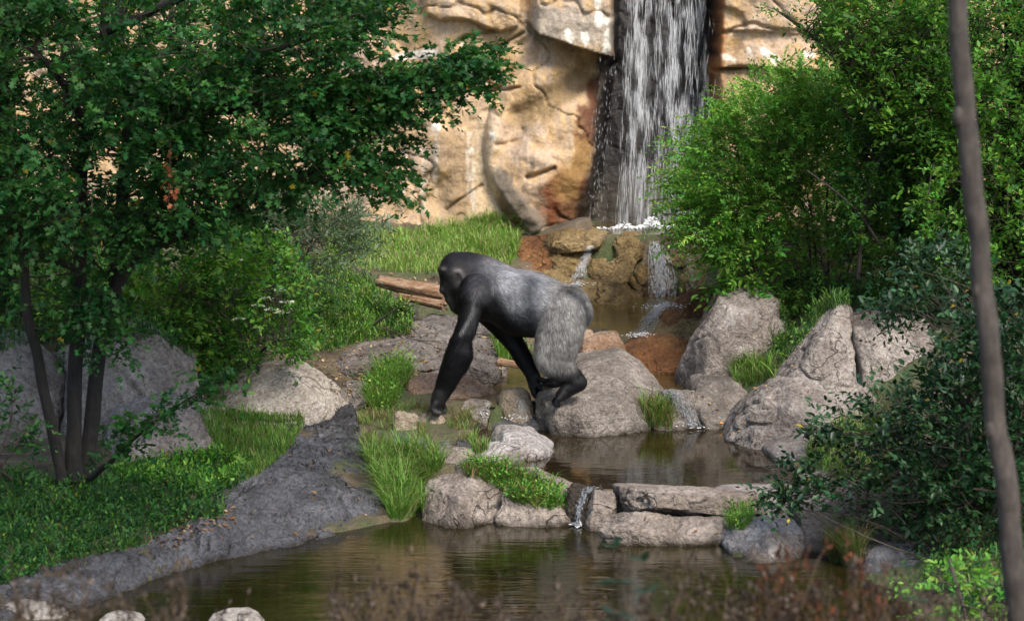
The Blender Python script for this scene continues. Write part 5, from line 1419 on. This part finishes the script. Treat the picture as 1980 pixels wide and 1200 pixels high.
def spindles(rs, pos, d, ln, rad):
    """long drops pointed at both ends"""
    d = unit(d); s = unit(np.cross(d, rs.normal(size=d.shape))); t = np.cross(d, s)
    ang = np.array([0, 2.094, 4.189])
    V = np.zeros((len(pos), 5, 3))
    V[:, 0] = pos; V[:, 4] = pos + d * ln[:, None]
    for i, a in enumerate(ang):
        V[:, 1 + i] = pos + d * (ln * .6)[:, None] + rad[:, None] * (math.cos(a) * s + math.sin(a) * t)
    TF = np.array([(0, 2, 1), (0, 3, 2), (0, 1, 3), (4, 1, 2), (4, 2, 3), (4, 3, 1)])
    return V.reshape(-1, 3), (TF[None] + (np.arange(len(pos)) * 5)[:, None, None]).reshape(-1, 3)

rs = np.random.RandomState(77)
WF = thing('waterfall', P(1265, 440, 27.3), 'tall white waterfall dropping down the dark wet cleft in the cliff', 'waterfall')
n = 6500
v = rs.uniform(-120, 438, n)
comp = rs.choice(6, n, p=[.3, .24, .12, .06, .16, .12])
cu = np.array([1236, 1298, 1325, 1212, 1270, 1280])[comp]; sg = np.array([9, 10, 12, 7, 42, 45])[comp]
wav = 9 * pn(np.stack([v / 60, comp * 3.3, np.zeros(n)], -1))
u = cu + rs.normal(size=n) * sg * (1 + .9 * smooth(150, 430, v)) + wav + (v - 100) * .03 * (cu - 1260) / 60
clump = fbm(np.stack([u / 16, v / 60, np.zeros(n)], -1), 2)
k = (u > np.interp(v, [0, 110, 440], [1208, 1206, 1188])) & (u < 1388) & (clump + .4 * rs.rand(n) > .12)
u, v = u[k], v[k]
D = 27.25 + rs.uniform(-.12, .25, len(u)) - .1 * smooth(200, 440, v)
p = P(u, v, D)
d = np.stack([rs.normal(size=len(u)) * .06, rs.normal(size=len(u)) * .05, -np.ones(len(u))], -1)
ln = rs.uniform(.05, .34, len(u)) * (1 + .4 * smooth(200, 400, v)); rad = rs.uniform(.001, .0048, len(u)) * (1 - .35 * smooth(200, 440, v))
V, F = spindles(rs, p, d, ln, rad)
mk('falling_streaks', V, F, FALLM, parent=WF, kind='stuff')
n = 170
v = rs.uniform(100, 430, n); u = rs.normal(1176, 12, n) - .08 * (v - 100)
V, F = spindles(rs, P(u, v, rs.uniform(26.9, 27.2, n)), np.tile([0, 0, -1.], (n, 1)) + rs.normal(size=(n, 3)) * .07, rs.uniform(.02, .09, n), rs.uniform(.0015, .004, n))
mk('side_drips', V, F, FALLM, parent=WF, kind='stuff')
for j, (u0, u1, dd) in enumerate(((1214, 1372, 27.42), (1216, 1366, 27.34))):
    uu, vv = np.meshgrid(np.linspace(u0, u1, 40), np.linspace(-120, 440, 60), indexing='ij')
    pp = P(uu, vv, dd + .06 * np.sin(uu / 11 + j) + .05 * np.sin(vv / 60) - .12 * smooth(250, 440, vv))
    mk('water_veil', pp.reshape(-1, 3), grid_faces(40, 60), VEILM, parent=WF, smooth_shade=True)
# splash where it lands
V0, F0 = ICO[1]
fv, ff, k = [], [], 0
for i in range(800):
    a = np.clip(rs.normal(1268, 46), 1155, 1352); h = abs(rs.normal()) * 11 * max(.1, 1 - abs(a - 1265) / 110) * (.6 + .5 * math.sin(a / 9))
    c = P(a, 440 - h + rs.uniform(-1, 3), 27.0 + rs.uniform(-.15, .25))
    c[2] = max(c[2], Z_PLUNGE)
    fv.append(c + V0 * rs.uniform(.003, .012) * np.array([1.6, 1.6, 1])); ff.append(F0 + k); k += len(V0)
mk('foam', np.concatenate(fv), np.concatenate(ff), foam, parent=WF, kind='stuff')

def cascade(name, label, line, hw, n, mat=None, rad=(.003, .009), lift=.035, seed=0, splash=0):
    rs = np.random.RandomState(seed)
    line = np.array(line, float); hw = np.array(hw, float)
    t0 = np.linspace(0, 1, len(line))
    P0, P1 = [], []
    for i in range(n * 3):                            # broken drops and strings that follow the rock
        o = np.clip(rs.normal() * .5, -1, 1); a = rs.uniform(0, .97); e = a + rs.uniform(.02, .09)
        pts = []
        for t in (a, e):
            c = np.array([np.interp(t, t0, line[:, 0]), np.interp(t, t0, line[:, 1])]); w = np.interp(t, t0, hw)
            q, nn = hit(c[0] + o * w, c[1])
            if q is not None:
                pts.append(q - unit(ray(*c)) * (lift + rs.uniform(0, .05)) + np.array([0, 0, .008]))
        if len(pts) == 2 and abs(pts[0][1] - pts[1][1]) < .2:
            P0.append(pts[0]); P1.append(pts[1])
    if not P0:
        return
    P0, P1 = np.array(P0), np.array(P1)
    root = thing(name, P1[-1], label, 'waterfall')
    V, F = spindles(rs, P0, P1 - P0, np.linalg.norm(P1 - P0, axis=1) * 1.15 + .01, rs.uniform(*rad, len(P0)) * .55)
    mk('water_streaks', V, F, mat or FALLM, parent=root, smooth_shade=True, kind='stuff')
    if splash:
        fv, ff, k = [], [], 0
        for i in range(splash):
            q, nn = hit(line[-1][0] + rs.normal() * hw[-1] * .9, line[-1][1] + rs.normal() * 3 + 1)
            if q is None:
                continue
            fv.append(q + [0, 0, .012] + V0 * rs.uniform(.002, .008) * np.array([1.8, 1.8, .5])); ff.append(F0 + k); k += len(V0)
        mk('foam', np.concatenate(fv), np.concatenate(ff), foam, parent=root, kind='stuff')
# water surfaces catch the streaks too
for k_, (lv, pl) in POOLW.items():
    pl = np.array(pl)
    V = np.concatenate([np.column_stack([pl, np.full(len(pl), lv)]), [[*pl.mean(0), lv]]])
    SOLIDS.append((V, np.array([[i, (i + 1) % len(pl), len(pl)] for i in range(len(pl))])))
for i_, (V_, F_) in enumerate(SOLIDS):
    if F_.shape[1] == 4:
        SOLIDS[i_] = (V_, np.concatenate([F_[:, [0, 1, 2]], F_[:, [0, 2, 3]]]))
cascade('cascade', 'white cascade on the left of the wet rock wall', [(1143, 474), (1132, 500), (1122, 525), (1114, 552)], [5, 9, 12, 15], 220, seed=1, splash=60)
cascade('cascade', 'broad white cascade on the right of the wet rock wall', [(1266, 466), (1276, 505), (1282, 550), (1278, 592)], [10, 22, 27, 26], 520, seed=2, splash=120)
cascade('cascade', 'foaming white chute running into the upper pool', [(1296, 584), (1272, 600), (1252, 620), (1236, 648)], [8, 13, 15, 14], 300, seed=3, splash=90)
cascade('cascade', 'thin white trickle under the brown capstone', [(1332, 490), (1338, 520), (1342, 560)], [6, 12, 13], 80, seed=4, rad=(.002, .006))
cascade('cascade', 'small clear fall below the round buff stone', [(1006, 770), (1008, 788), (1008, 808)], [8, 14, 17], 80, seed=5, rad=(.002, .006), splash=40)
cascade('cascade', 'tiny trickle left of the round buff stone', [(945, 778), (940, 790), (934, 802)], [4, 7, 8], 36, seed=6, rad=(.002, .006), splash=12)
cascade('cascade', 'smooth clear fall curving round the right side of the foot rock', [(1282, 752), (1304, 764), (1326, 792), (1342, 826)], [16, 20, 20, 18], 130, CLEARM, (.004, .013), .02, seed=7, splash=14)
cascade('cascade', 'clear spill over the dam into the lower pool', [(1150, 938), (1134, 952), (1120, 980), (1116, 1014)], [16, 10, 7, 6], 90, CLEARM, (.003, .009), .02, seed=8, splash=50)
# ================================================================== GRASS, WOOD, SMALL THINGS
def blades(rs, base, h, lean, width, cols, dirs=None):
    """curved tapering blades; base (n,3), h (n,)"""
    n = len(base)
    th = rs.rand(n) * 6.283
    ld = np.stack([np.cos(th), np.sin(th), np.zeros(n)], -1) if dirs is None else dirs
    sd = np.stack([-np.sin(th + rs.normal(size=n) * .6), np.cos(th), np.zeros(n)], -1)
    w = (width * rs.uniform(.6, 1.3, n))[:, None]
    le = (lean * rs.uniform(.2, 1.5, n) * h)[:, None]
    hz = h[:, None] * np.array([0, 0, 1.])
    m1 = base + hz * .45 + ld * le * .3; m2 = base + hz * .8 + ld * le * .75; t = base + hz * (1 - .25 * lean) + ld * le * 1.35
    V = np.stack([base - sd * w, base + sd * w, m1 + sd * w * .9, m1 - sd * w * .9, m2 + sd * w * .6, m2 - sd * w * .6, t], 1)
    k = (np.arange(n) * 7)[:, None]
    Q = np.concatenate([k + np.array([0, 1, 2, 3]), k + np.array([3, 2, 4, 5])]); T3 = k + np.array([5, 4, 6])
    c = np.asarray(cols)[rs.randint(0, len(cols), n)] * rs.uniform(.65, 1.35, (n, 1))
    C = np.repeat(c, 7, 0).reshape(n, 7, 3)
    return V.reshape(-1, 3), [Q, T3], C.reshape(-1, 3)

def pick(rs, poly, n, maxD=27.0, gap=-9, gs=1.6):
    """n points on the solid surfaces seen inside an outline of the view"""
    xs = [p[0] for p in poly]; ys = [p[1] for p in poly]
    a = rs.uniform(min(xs), max(xs), n * 6); b = rs.uniform(min(ys), max(ys), n * 6)
    k = inpoly(a, b, poly)
    a, b = a[k], b[k]
    m = int(n * 1.1) if gap < -5 else int(n * 1.8)
    out = [hit(p, q)[0] for p, q in zip(a[:m], b[:m])]
    out = np.array([q for q in out if q is not None and q[1] < maxD and all(abs(q[2] - lv) > .004 for lv in (Z_LOW, Z_MID, Z_STREAM, Z_UP))])
    if gap > -5 and len(out):
        out = out[fbm(out * gs, 2) > gap]
    return out[:n]

GR_B = [(.10, .24, .028), (.13, .28, .036), (.07, .18, .026), (.17, .28, .055), (.22, .24, .09)]
GR_Y = [(.14, .22, .05), (.17, .23, .07), (.10, .19, .04), (.24, .21, .10)]
GR_S = [(.17, .33, .05), (.22, .38, .07), (.13, .27, .04), (.28, .36, .11), (.32, .3, .14)]
GR_D = [(.03, .10, .025), (.045, .13, .03), (.025, .08, .025)]
GR_DRY = [(.24, .17, .085), (.18, .12, .06), (.12, .14, .05)]

def grass_area(name, label, seed, poly, n, hr, lean, width, cols, gap=-9, kind='stuff', cat=None, leafy=0, leafcols=None, leafsize=.04, gs=1.6):
    rs = np.random.RandomState(seed)
    p = pick(rs, poly, n, gap=gap, gs=gs)
    if not len(p):
        return
    if seed == 11:                                   # trodden thin round the pebbles
        a_, b_ = proj(p)
        p = p[~(((np.abs(a_ - 782) < 26) & (b_ > 795) & (b_ < 868)) | ((np.abs(a_ - 846) < 22) & (b_ > 800) & (b_ < 850)))]
    V, F, C = blades(rs, p - [0, 0, .01], rs.uniform(hr[0], hr[1], len(p)) * rs.uniform(.55, 1.25, len(p)) * (.75 + .5 * (fbm(p * 3.5, 2) + .5)).clip(.4, 1.4), lean, width, cols)
    if leafy:
        q = p[rs.randint(0, len(p), leafy)]
        arr = sprays(rs, q, np.tile([0, 0, 1.], (leafy, 1)) + rs.normal(size=(leafy, 3)) * .45, hr[1] * .8, 6, leafsize, leafcols or cols, .8, 1.1, .1)
        v2, f2, c2 = leaf_geo(T_OVATE, *arr[:5])
        F = [F[0], np.concatenate([F[1], f2 + len(V)])]; V = np.concatenate([V, v2]); C = np.concatenate([C, c2])
    return mk(name, V, F, GRASSM, C=C, kind=kind, label=label, cat=cat)

grass_area('grass', 'short bright lawn between the pale boulder and the dark bank', 1, [(385, 795), (585, 805), (590, 820), (560, 870), (500, 918), (430, 945), (425, 880), (400, 830)], 6500, (.05, .12), .4, .0035, GR_B)
grass_area('grass', 'sunlit green grass on the slope below the cliff', 2, [(600, 425), (700, 420), (820, 432), (1000, 415), (1005, 470), (985, 520), (900, 525), (800, 530), (700, 520), (640, 500)], 11000, (.05, .15), .5, .004, GR_S, gap=-.55)
grass_area('grass', 'tall grass at the cliff foot beside the cascade wall', 3, [(845, 440), (900, 425), (990, 418), (1004, 450), (1000, 505), (930, 500), (860, 480)], 2600, (.08, .22), .6, .004, GR_S)
grass_area('ground_cover', 'leafy green weeds on the bank below the grey green shrub', 4, [(560, 520), (640, 500), (700, 540), (760, 580), (800, 610), (790, 650), (700, 660), (640, 680), (580, 680), (550, 600)], 6500, (.06, .2), .6, .0045, GR_B + GR_D, gap=-.55, leafy=1000, leafcols=GR_B + GR_D)
grass_area('ground_cover', 'dense leafy ground cover under the tree on the left', 5, [(-330, 925), (-20, 915), (130, 930), (260, 905), (420, 880), (500, 910), (440, 960), (430, 1000), (370, 1015), (280, 1055), (140, 1085), (-20, 1145), (-330, 1200)], 8500, (.05, .15), .6, .0035, GR_D + GR_B[:1], leafy=3700, leafcols=MIDG[:3] + DARKG + DARKG, leafsize=.036)
grass_area('ground_cover', 'brighter leafy weeds at the edge of the lawn by the slanting boulder', 6, [(220, 910), (300, 900), (420, 880), (480, 900), (450, 935), (400, 960), (330, 940), (240, 935)], 800, (.06, .14), .6, .004, GR_B, leafy=500, leafcols=LITEG, leafsize=.045)
grass_area('grass', 'thin grass and weeds on the slope among the right boulders', 7, [(1500, 600), (1560, 560), (1720, 560), (1740, 600), (1640, 590), (1600, 600), (1560, 650), (1500, 720), (1490, 690)], 2600, (.05, .16), .6, .004, GR_D + GR_Y[:2], gap=-.2, leafy=200, leafcols=MIDG)
grass_area('grass', 'grass in the gap behind the glossy shrub on the right', 8, [(1610, 830), (1700, 800), (1760, 830), (1740, 920), (1640, 940), (1560, 900), (1560, 870)], 2200, (.08, .24), .6, .004, GR_B + GR_Y)
grass_area('ground_cover', 'shaded undergrowth along the foot of the right thicket', 9, [(1440, 540), (1600, 540), (1800, 520), (2350, 520), (2350, 700), (1980, 640), (1700, 600), (1560, 590), (1450, 580)], 2400, (.06, .18), .6, .005, GR_D, leafy=1300, leafcols=DARKG + MIDG[:1], leafsize=.05)
grass_area('ground_cover', 'shaded undergrowth behind the boulders on the left', 10, [(-350, 600), (0, 600), (200, 560), (400, 560), (560, 600), (620, 700), (400, 700), (200, 640), (0, 680), (-350, 700)], 1900, (.06, .2), .6, .005, GR_D, leafy=800, leafcols=DARKG + MIDG[:2], leafsize=.05)
grass_area('grass', 'tufty mixed grass on the mound below the gorilla', 11, [(690, 800), (760, 782), (830, 790), (900, 795), (935, 830), (930, 870), (880, 850), (800, 845), (740, 870), (695, 855)], 3000, (.04, .13), .8, .003, GR_Y + GR_DRY + GR_B[:1], gap=-.12, gs=3.)

grass_area('ground_cover', 'shaded undergrowth under the glossy shrub at the right edge', 12, [(1800, 1060), (2000, 900), (2350, 800), (2350, 1250), (1850, 1200), (1780, 1130)], 2600, (.06, .2), .6, .005, GR_D + GR_Y[:1], leafy=900, leafcols=DARKG + MIDG, leafsize=.045)

def tuft(label, seed, poly, n, hr, lean, cols, width=.0035, leafy=0, leafcols=None, leafsize=.03):
    o = grass_area('grass_tuft', label, seed, poly, n, hr, lean, width, cols, kind=None, cat='grass tuft', leafy=leafy, leafcols=leafcols, leafsize=leafsize)
    if o is not None:
        o['group'] = 'grass tufts growing among the rocks'
tuft('large bright grass tuft hanging down between the dark bank and the buff dam boulder', 21, [(705, 880), (760, 866), (850, 885), (860, 905), (820, 935), (820, 990), (780, 1012), (750, 1000), (735, 950)], 3400, (.10, .26), .8, GR_B + GR_Y[:2])
tuft('green weeds spilling along the top of the dam ledge', 22, [(890, 900), (930, 898), (1000, 915), (1080, 945), (1095, 985), (1040, 985), (990, 970), (960, 940), (900, 920)], 1900, (.05, .15), .8, GR_B + GR_DRY[:2], leafy=420, leafcols=LITEG + MIDG)
tuft('grass tuft in the cleft between the two right boulders', 23, [(1410, 705), (1440, 695), (1490, 700), (1500, 730), (1450, 748), (1420, 740)], 900, (.08, .2), .7, GR_B + GR_Y)
tuft('grass tuft at the right corner of the foot rock', 24, [(1235, 780), (1265, 770), (1300, 785), (1300, 832), (1262, 838), (1245, 810)], 700, (.08, .18), .7, GR_B + GR_DRY)
tuft('upright yellow green grass tuft in front of the glossy shrub', 25, [(1595, 1060), (1650, 1055), (1670, 1085), (1610, 1098)], 900, (.15, .34), .6, GR_Y + GR_DRY[:1], .003)
tuft('small weed tuft on the pale slab at the right end of the dam', 26, [(1405, 1000), (1440, 985), (1460, 1000), (1440, 1025), (1410, 1025)], 420, (.07, .16), .7, GR_B + GR_Y, leafy=60, leafcols=LITEG)
tuft('leafy tuft left of the rusty slab by the gorilla', 27, [(705, 770), (730, 720), (780, 705), (800, 725), (775, 760), (760, 790), (720, 795)], 1700, (.10, .26), .7, GR_B + GR_Y[:1], leafy=260, leafcols=LITEG)
tuft('tall green blades behind the gorilla between its arms', 28, [(962, 690), (985, 680), (990, 695), (970, 700)], 160, (.2, .38), .35, GR_B, .006)
tuft('weeds on the bank behind the far arm of the gorilla', 29, [(950, 650), (1000, 650), (1030, 690), (990, 700), (960, 680)], 600, (.05, .15), .7, GR_D + GR_Y[:1], leafy=80, leafcols=MIDG)
tuft('small grass tuft at the left end of the whitish rock', 31, [(905, 850), (935, 840), (945, 870), (920, 880)], 350, (.06, .15), .7, GR_Y + GR_B)

# fallen leaves
rs = np.random.RandomState(91)
LIT = [(.30, .19, .09), (.2, .11, .05), (.36, .26, .14), (.14, .07, .035)]
gv_, gf_, gc_, k = [], [], [], 0
for poly, n, cols in (([(600, 700), (700, 640), (860, 620), (860, 700), (740, 760), (690, 800), (620, 740)], 420, LIT), ([(640, 470), (760, 520), (860, 520), (860, 600), (760, 560)], 160, LIT), ([(1440, 760), (1560, 620), (1620, 600), (1500, 760)], 45, LIT), ([(270, 1050), (440, 970), (460, 1000), (330, 1070)], 150, LIT), ([(1000, 450), (1100, 455), (1060, 540), (1000, 530)], 30, LIT + [(.5, .36, .05)]), ([(880, 640), (1000, 660), (970, 720)], 70, LIT),
                      ([(1330, 760), (1350, 755), (1440, 800), (1440, 845), (1360, 845)], 14, [(.55, .36, .05), (.4, .2, .05)]), ([(380, 900), (700, 830), (740, 1000), (400, 1080)], 60, LIT), ([(1150, 940), (1440, 960), (1420, 1040), (1200, 1000)], 24, LIT)):
    p = pick(rs, poly, n)
    m = len(p)
    g = leaf_geo(T_OVATE, p + [0, 0, .008], rs.normal(size=(m, 3)) * [1, 1, .2], np.tile([0, 0, 1.], (m, 1)) + rs.normal(size=(m, 3)) * .35, rs.uniform(.02, .055, m), np.asarray(cols)[rs.randint(0, len(cols), m)] * rs.uniform(.6, 1.3, (m, 1)))
    gv_.append(g[0]); gf_.append(g[1] + k); gc_.append(g[2]); k += len(g[0])
mk('fallen_leaves', np.concatenate(gv_), np.concatenate(gf_), DRY, C=np.concatenate(gc_), kind='stuff', label='dry brown and yellow leaves fallen on the banks and rocks')

# driftwood
wm, nt, b = nmat('weathered_wood')
w = worldpos(nt, (1.2, 3, 9), (0, math.radians(22), 0))
n1 = noise(nt, 7, 6, .65, w, .6)
nt.links.new(mixc(nt, ramp(nt, noise(nt, 5, 5, .6, worldpos(nt)), [(.45, (0,) * 3), (.62, (.8,) * 3)]), ramp(nt, n1, [(.34, (.11, .06, .035)), (.5, (.30, .19, .115)), (.68, (.44, .31, .2))]), (.2, .1, .05)), b.inputs['Base Color'])
b.inputs['Roughness'].default_value = .9
bump(nt, b, n1, 1, .03)
def log_geo(a, b_, r0, r1, n=70, sides=36, seed=0, flat=.75, rag=.12):
    a, b_ = np.asarray(a), np.asarray(b_)
    ax_ = unit(b_ - a); s = unit(np.cross(ax_, [0, 0, 1.])); t = np.cross(s, ax_)
    L = np.linalg.norm(b_ - a)
    i, j = np.meshgrid(np.linspace(0, 1, n), np.arange(sides) * 2 * math.pi / sides, indexing='ij')
    q = np.stack([np.cos(j) * 2.4, np.sin(j) * 2.4, i * L * 2.2 + seed * 9], -1)
    r = (r0 + (r1 - r0) * i) * (1 + .22 * fbm(q * .6, 3) + .1 * fbm(q * np.array([3, 3, .6]), 3))
    r = r * (1 - .12 * np.exp(-(np.abs(fbm(q * np.array([1.6, 1.6, .25]) + 5, 2)) / .06) ** 2))
    en = i + rag * fbm(q * np.array([1.2, 1.2, 0]) + 3, 3) * (np.abs(i - .5) * 2) ** 6
    V = a + ax_ * (en * L)[..., None] + r[..., None] * (np.cos(j)[..., None] * s + flat * np.sin(j)[..., None] * t)
    V = V.reshape(-1, 3)
    ii, jj = np.meshgrid(np.arange(n - 1), np.arange(sides), indexing='ij')
    F = np.stack([ii * sides + jj, ii * sides + (jj + 1) % sides, (ii + 1) * sides + (jj + 1) % sides, (ii + 1) * sides + jj], -1).reshape(-1, 4)
    c0, c1 = len(V), len(V) + 1
    V = np.concatenate([V, [V[:sides].mean(0) + ax_ * .03], [V[-sides:].mean(0) - ax_ * .03]])
    k = np.arange(sides)
    T_ = np.concatenate([np.stack([np.full(sides, c0), (k + 1) % sides, k], -1), np.stack([np.full(sides, c1), (n - 1) * sides + k, (n - 1) * sides + (k + 1) % sides], -1)])
    return V, [F, T_]
lr = thing('driftwood_log', P(800, 600, 23.4), 'weathered brown driftwood log lying in front of the gorilla\'s face', 'log')
V, F = log_geo(P(733, 543, 23.7), P(862, 572, 23.3), .085, .12, seed=1); mk('log_body', V, F, wm, parent=lr, smooth_shade=True)
V, F = log_geo(P(772, 572, 23.35), P(858, 590, 23.1), .05, .085, seed=2, flat=.6, rag=.2); mk('split_slab', V, F, wm, parent=lr, smooth_shade=True)
V, F = log_geo(P(962, 698, 21.75), P(1006, 706, 21.7), .05, .04, n=30, seed=3); mk('broken_log', V, F, wm, smooth_shade=True, label='short broken piece of wood at the stream edge behind the gorilla', cat='log')
for lab, pts, r in (('thin grey stick leaning up on the left bank below the log', [(722, 632, 22.9), (745, 615, 22.8), (772, 598, 22.7)], (.014, .008)), ('thin curved stick lying on the grey outcrop slab', [(738, 636, 22.6), (775, 650, 22.5), (800, 660, 22.4), (850, 664, 22.3)], (.009, .005))):
    c = curve([P(*q) for q in pts], 16); c[:, 2] += .02
    V, F = tubes([c], [np.linspace(r[0], r[1], 16)], 6)
    mk('stick', V, F, BARK_GREY, smooth_shade=True, label=lab, cat='stick')

# ------------------------------------------------------------------ dry weeds close to the camera
rs = np.random.RandomState(101)
def weed_proto(seed, h, colset):
    rs = np.random.RandomState(seed)
    sv, sf, k = [], [], 0
    paths, rad = [], []
    ns = rs.randint(3, 6)
    pp, dd, ss, cc = [], [], [], []
    for i in range(ns):
        top = np.array([rs.normal() * .13, rs.normal() * .1, h * rs.uniform(.75, 1.05)])
        c = curve([[rs.normal() * .015, rs.normal() * .015, 0], top * [.3, .3, .5] + rs.normal(size=3) * .02, top], 10)
        paths.append(c); rad.append(np.linspace(.005, .002, 10))
        for t in np.linspace(.45, 1, 9):                      # side twigs with seed heads
            a = c[int(t * 9)]
            e = a + np.array([rs.normal() * .05, rs.normal() * .05, rs.uniform(.02, .09)])
            paths.append(np.array([a, (a + e) / 2 + [0, 0, .005], e])); rad.append(np.array([.0016, .0013, .001]))
            m = 10
            q = a + (e - a) * rs.uniform(.35, 1.1, (m, 1)) + rs.normal(size=(m, 3)) * .009
            pp.append(q); dd.append(unit(e - a) + rs.normal(size=(m, 3)) * .5); ss.append(rs.uniform(.012, .03, m)); cc.append(np.asarray(colset)[rs.randint(0, len(colset), m)] * rs.uniform(.6, 1.3, (m, 1)))
    V, F = tubes(paths, rad, 3)
    g = leaf_geo(T_TINY, np.concatenate(pp), np.concatenate(dd), rs.normal(size=(sum(map(len, pp)), 3)), np.concatenate(ss), np.concatenate(cc))
    a = mesh_data('stems', V, F, np.tile([(.11, .075, .045)], (len(V), 1))); a.materials.append(DRY)
    b = mesh_data('seed_heads', *g); b.materials.append(DRY)
    return a, b
BR = [(.06, .046, .037), (.04, .03, .024), (.09, .07, .055)]
RED = [(.12, .042, .022), (.07, .034, .022), (.05, .03, .022)]
protos = [weed_proto(i, .5, BR if i < 4 else RED) for i in range(6)]
def weed(px, topv, D, kind, label, group):
    g = float(ground_z(np.array(P(px, 1200, D)[0]), np.array(D)))
    top = P(px, topv + 24, D)
    base = np.array([top[0], D, g])
    o = thing('dry_weed', base, label, 'weed', group)
    s = (top[2] - g) / .5
    o.rotation_euler = (0, 0, rs.uniform(0, 6.28)); o.scale = (1, 1, max(.3, s))
    for nm, me in zip(('stems', 'seed_heads'), protos[kind]):
        c = bpy.data.objects.new(nm, me); COL.objects.link(c); c.parent = o
        c['kind'] = 'stuff'
for a, t in [(18, 1140), (60, 1128), (95, 1150), (135, 1120), (160, 1138), (285, 1112), (320, 1128), (365, 1150), (225, 1165)]:
    weed(a, t, rs.uniform(8.2, 9.2), rs.randint(0, 4), 'blurred dry brown weed in the bottom left corner', 'dry weeds at the bottom left')
for a, t in [(660, 1170), (710, 1140), (735, 1120), (765, 1098), (780, 1130), (850, 1165), (800, 1112), (830, 1150), (880, 1160), (905, 1165), (960, 1152), (1010, 1172), (690, 1160)]:
    weed(a, t, rs.uniform(8.2, 9.2), rs.randint(0, 4), 'blurred dry brown weed at the bottom centre before the pool', 'dry weeds at the bottom centre')
for a, t in [(1045, 1165), (1085, 1112), (1110, 1140), (1145, 1160), (1190, 1170), (1240, 1150), (1285, 1090), (1310, 1120), (1340, 1130), (1375, 1105), (1400, 1150), (1430, 1140)]:
    weed(a, t, rs.uniform(8.2, 9.2), rs.randint(0, 4), 'blurred dry brown weed right of the centre before the pool', 'dry weeds right of the centre')
for a, t in [(1450, 1150), (1470, 1120), (1510, 1150), (1530, 1130), (1570, 1150), (1760, 1160), (1850, 1150), (1900, 1165), (1590, 1110), (1620, 1135), (1650, 1150), (1690, 1120), (1730, 1140), (1780, 1130), (1820, 1160)]:
    weed(a, t, rs.uniform(8.2, 9.2), rs.randint(0, 4), 'blurred dry brown weed in front of the shaded right shore', 'dry weeds before the right shore')
for a, t, l in [(1495, 1085, 'rust red weed head below the pale cracked boulder'), (1555, 1104, 'rust red weed head below the yellow green grass tuft'), (1650, 1090, 'rust red weed head below the dark shaded boulder')]:
    weed(a, t, 8.6, 4 + (a % 2), l, None)
# blue green seedlings, out of focus too
for i, (a, t, l) in enumerate([(1190, 1060, 'blurred blue green seedling under the dam spill'), (1245, 1085, 'blurred blue green seedling, tallest of the pair before the lower ledge'), (1180, 1130, 'low blurred blue green seedling at the bottom right of centre'), (1770, 1100, 'blurred blue green seedling before the shaded right shore')]):
    top = P(a, t, 8.4); gz = float(ground_z(np.array(top[0]), np.array(8.4)))
    r = thing('seedling', [top[0], 8.4, gz], l, 'seedling')
    c = curve([[top[0], 8.4, gz], [top[0] + .03, 8.4, (top[2] + gz) / 2], top], 8)
    V, F = tubes([c], [np.linspace(.003, .0015, 8)], 4); mk('stem', V, F, TWIG, parent=r)
    q = c[[4, 5, 5, 6, 6, 7, 7]]
    g = leaf_geo(T_OVATE, q, np.array([[1, .2, .1], [-1, 0, .1], [.9, -.5, .2], [-.8, .5, .2], [1, .3, .1], [-1, .3, .1], [.3, -.4, .8]]) + rs.normal(size=(7, 3)) * .2, np.tile([0, 0, 1.], (7, 1)), np.full(7, .07), np.tile([(.025, .06, .04)], (7, 1)))
    mk('leaves', g[0], g[1], LEAF, parent=r, C=g[2])
s, rs2 = shrub('leafy_plant', 'bright green leafy plant in the bottom right corner', 61, (1880, 1220, 13.6), [([(1750, 1130), (1800, 1100), (1880, 1090), (1960, 1120), (1970, 1210), (1760, 1210)], 13.3, 14.2, 90, -.5)], LITEG, .05, .14, 7, stems=3)
s.done()
